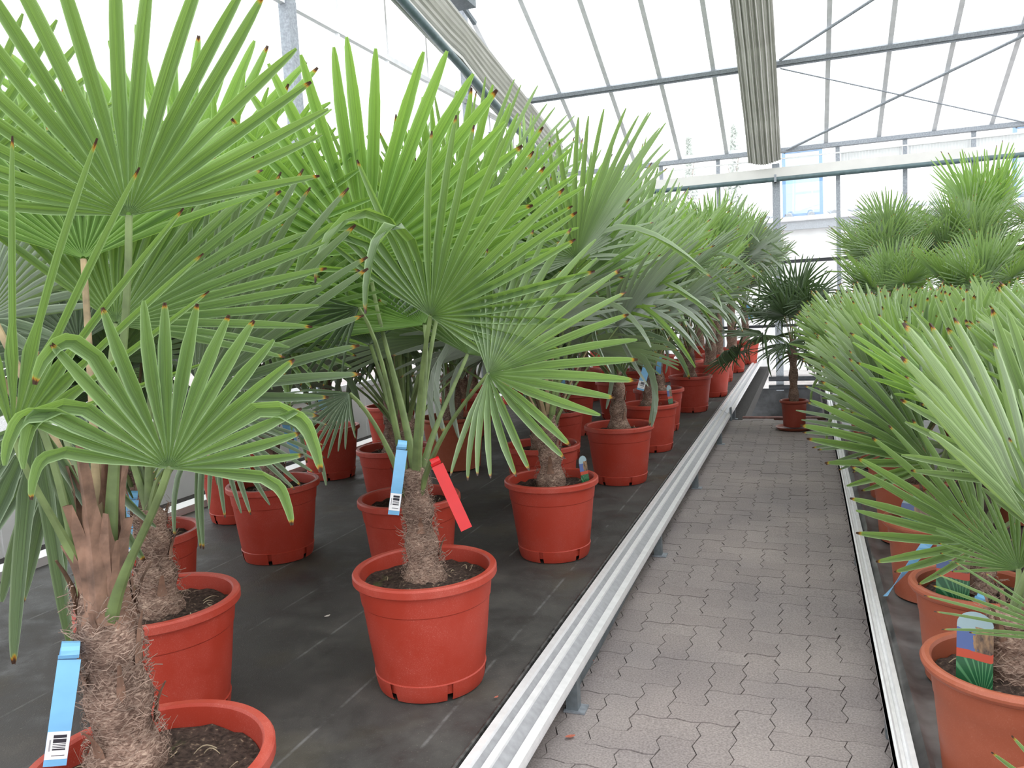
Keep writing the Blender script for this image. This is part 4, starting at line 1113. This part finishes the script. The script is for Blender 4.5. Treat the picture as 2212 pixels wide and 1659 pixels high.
def hang_tag(p_top, p_end, w_, mat, label, code=True, group=None, curl=.01, twist=0, face=None):
    p_top = V(p_top); p_end = V(p_end); root = empty('hanging_tag', p_top); tag(root, label, 'tag', group)
    d = p_end-p_top; L_ = d.length; dn = d.normalized()
    toc = (CAM-p_top).normalized() if face is None else V(face); sd = dn.cross(toc).normalized(); nn = sd.cross(dn).normalized()
    if nn.dot(toc) < 0: nn = -nn
    pts = []; wds = []
    for i in range(13):
        u = i/12; pts.append(d*u+nn*(curl*math.sin(PI*u))); a = twist*u; wds.append(sd*math.cos(a)+nn*math.sin(a))
    mb = MB(); ribbon(mb, pts, wds, w_); ob('strip', mb, mat, root)
    # loop wrapped round the stalk
    mb = MB(); lp = []
    for i in range(15):
        a = -.6+2*PI*i/13; lp.append(-nn*.014+nn*(.019*math.cos(a))+(-dn)*(.012+.019*math.sin(a)*.8)+sd*.004*i/14)
    ribbon(mb, lp, sd, w_*.8); ob('loop', mb, mat, root)
    if code:
        a, b = d*.66+nn*(curl*math.sin(PI*.66)+.0012), d*.93+nn*(curl*math.sin(PI*.93)+.0012); mb = MB()
        mb.add([a-sd*w_*.49, a+sd*w_*.49, b+sd*w_*.49, b-sd*w_*.49]+[x-nn*.0005 for x in (a-sd*w_*.49, a+sd*w_*.49, b+sd*w_*.49, b-sd*w_*.49)], [(0, 3, 2, 1), (4, 5, 6, 7)])
        mb.uv = [(0, 1), (1, 1), (1, 0), (0, 0)]*2; ob('barcode_label', mb, M['barcode'], root)
    return root


GT = 'blue hanging tags'
hang_tag(at(150, 1425, 1.0), at(118, 1655, .97), .037, M['blue'], 'blue barcode tag on the nearest palm, lower left', group=GT, curl=.006)
hang_tag(at(285, 1080, 2.0), at(270, 1238, 1.98), .042, M['blue'], 'blue barcode tag between two trunks at left, seen past the nearest palm', group=GT)
hang_tag(at(868, 972, 2.12), at(850, 1112, 2.10), .034, M['blue'], 'blue barcode tag on the left of the centre foreground trunk', group=GT)
hang_tag(at(945, 1005, 2.14), at(1008, 1143, 2.12), .036, M['redtag'], 'bright red tag hanging from the centre foreground trunk', code=False, curl=.008)
hang_tag(at(1398, 786, 6.05), at(1383, 843, 6.0), .055, M['blue'], 'blue tag with white end on the fourth rail palm', group=GT)
hang_tag(at(1424, 772, 7.0), at(1422, 808, 7.0), .045, M['blue'], 'plain blue tag on the half hidden palm along the left rail', code=False, group=GT)
hang_tag(at(618, 905, 3.2), at(640, 990, 3.2), .05, M['blue'], 'blue tag by the alone-standing red pot at left', code=False, group=GT, twist=.6)
hang_tag(at(695, 866, 4.9), at(700, 884, 4.9), .05, M['blue'], 'short blue tag above the red pot at the left border board', code=False, group=GT)
hang_tag(at(846, 815, 4.2), at(842, 855, 4.2), .04, M['blue'], 'blue tag among stalks left of the centre palm', code=False, group=GT)
hang_tag(at(1214, 812, 5.6), at(1216, 838, 5.6), .04, M['blue'], 'blue tag in the second row behind the labelled front pot', code=False, group=GT)
hang_tag(at(1617, 660, 13.6), at(1622, 690, 13.6), .07, M['blue'], 'blue tag on the farthest palm by the rail end', code=False, group=GT)
hang_tag(at(2018, 1155, 3.15), at(1912, 1288, 3.05), .034, M['blue'], 'twisted blue tag dangling over the rim of a right-hand terracotta pot', code=False, group=GT, twist=1.9, curl=-.015)
hang_tag(at(2118, 1300, 2.5), at(2105, 1330, 2.48), .034, M['blue'], 'short blue tag behind the leaf at lower right', code=False, group=GT)
hang_tag(at(1908, 950, 4.75), at(1900, 968, 4.73), .05, M['blue'], 'small blue tag on the fifth right rail palm', code=False, group=GT)


def stake(p, w_, h, label, face, hide=0):
    """rounded picture label pushed into the soil"""
    p = V(p); root = empty('plant_label', p); tag(root, label, 'plant label', 'picture labels in the pots')
    f = V(face).normalized(); sd = V((0, 0, 1)).cross(f).normalized(); u = (V((0, 0, 1))-f*.12).normalized()
    n = 12; out = [(-w_/2, 0), (w_/2, 0), (w_/2, h-w_*.42)]
    for k in range(1, n): a = PI*k/n; out.append((w_/2*math.cos(a), h-w_*.42+w_*.42*math.sin(a)))
    out.append((-w_/2, h-w_*.42)); m_ = len(out); mb = MB()
    for off in (.0008, -.0008):
        for x, z in out: mb.v.append(tuple(sd*x+u*z+f*off)); mb.uv.append(((x/w_)+.5, max(.001, (z-hide)/(h-hide))))
    mb.f = [tuple(range(m_)), tuple(range(2*m_-1, m_-1, -1))]+[(i, i+m_, (i+1) % m_+m_, (i+1) % m_) for i in range(m_)]
    ob('card', mb, M['label'], root)
    mb = MB(); mb.add([sd*-.006, sd*.006, u*-.02, sd*-.006-f*.002, sd*.006-f*.002, u*-.02-f*.002], [(0, 2, 1), (3, 4, 5), (0, 1, 4, 3), (1, 2, 5, 4), (2, 0, 3, 5)]); ob('spike', mb, M['white'], root)


fcam = lambda p: (CAM-V(p))*V((1, 1, 0))
for (x, y, z0), top, w_, side, hide, lab in (((-.965, 3.50, .488), (1275, 985), .062, .75, .03, 'rounded picture label in the front pot behind the red-tagged palm'),
                                ((-.985, 6.14, .488), (1446, 832), .062, .75, .03, 'rounded picture label in the fourth pot along the left rail'),
                                ((.37, 3.215, .405), (1955, 1073), .098, -.1, .045, 'picture label in the third right-hand terracotta pot'),
                                ((.385, 2.515, .405), (2008, 1158), .086, -.1, .045, 'picture label beside the twisted blue tag, right-hand bench'),
                                ((.348, 1.985, .405), (2037, 1323), .074, -.1, .045, 'picture label in the largest terracotta pot at lower right'),
                                ((.375, 1.40, .405), (2200, 1602), .06, -.1, .04, 'picture label cut by the right edge in the lower right corner')):
    p = V((x, y, z0)); fc = fcam(p).normalized(); fc = Matrix.Rotation(side*1.3, 3, 'Z') @ fc
    stake(p, w_, min(.22, max(.10, at(*top, y=y).z-z0)), lab, fc, hide)
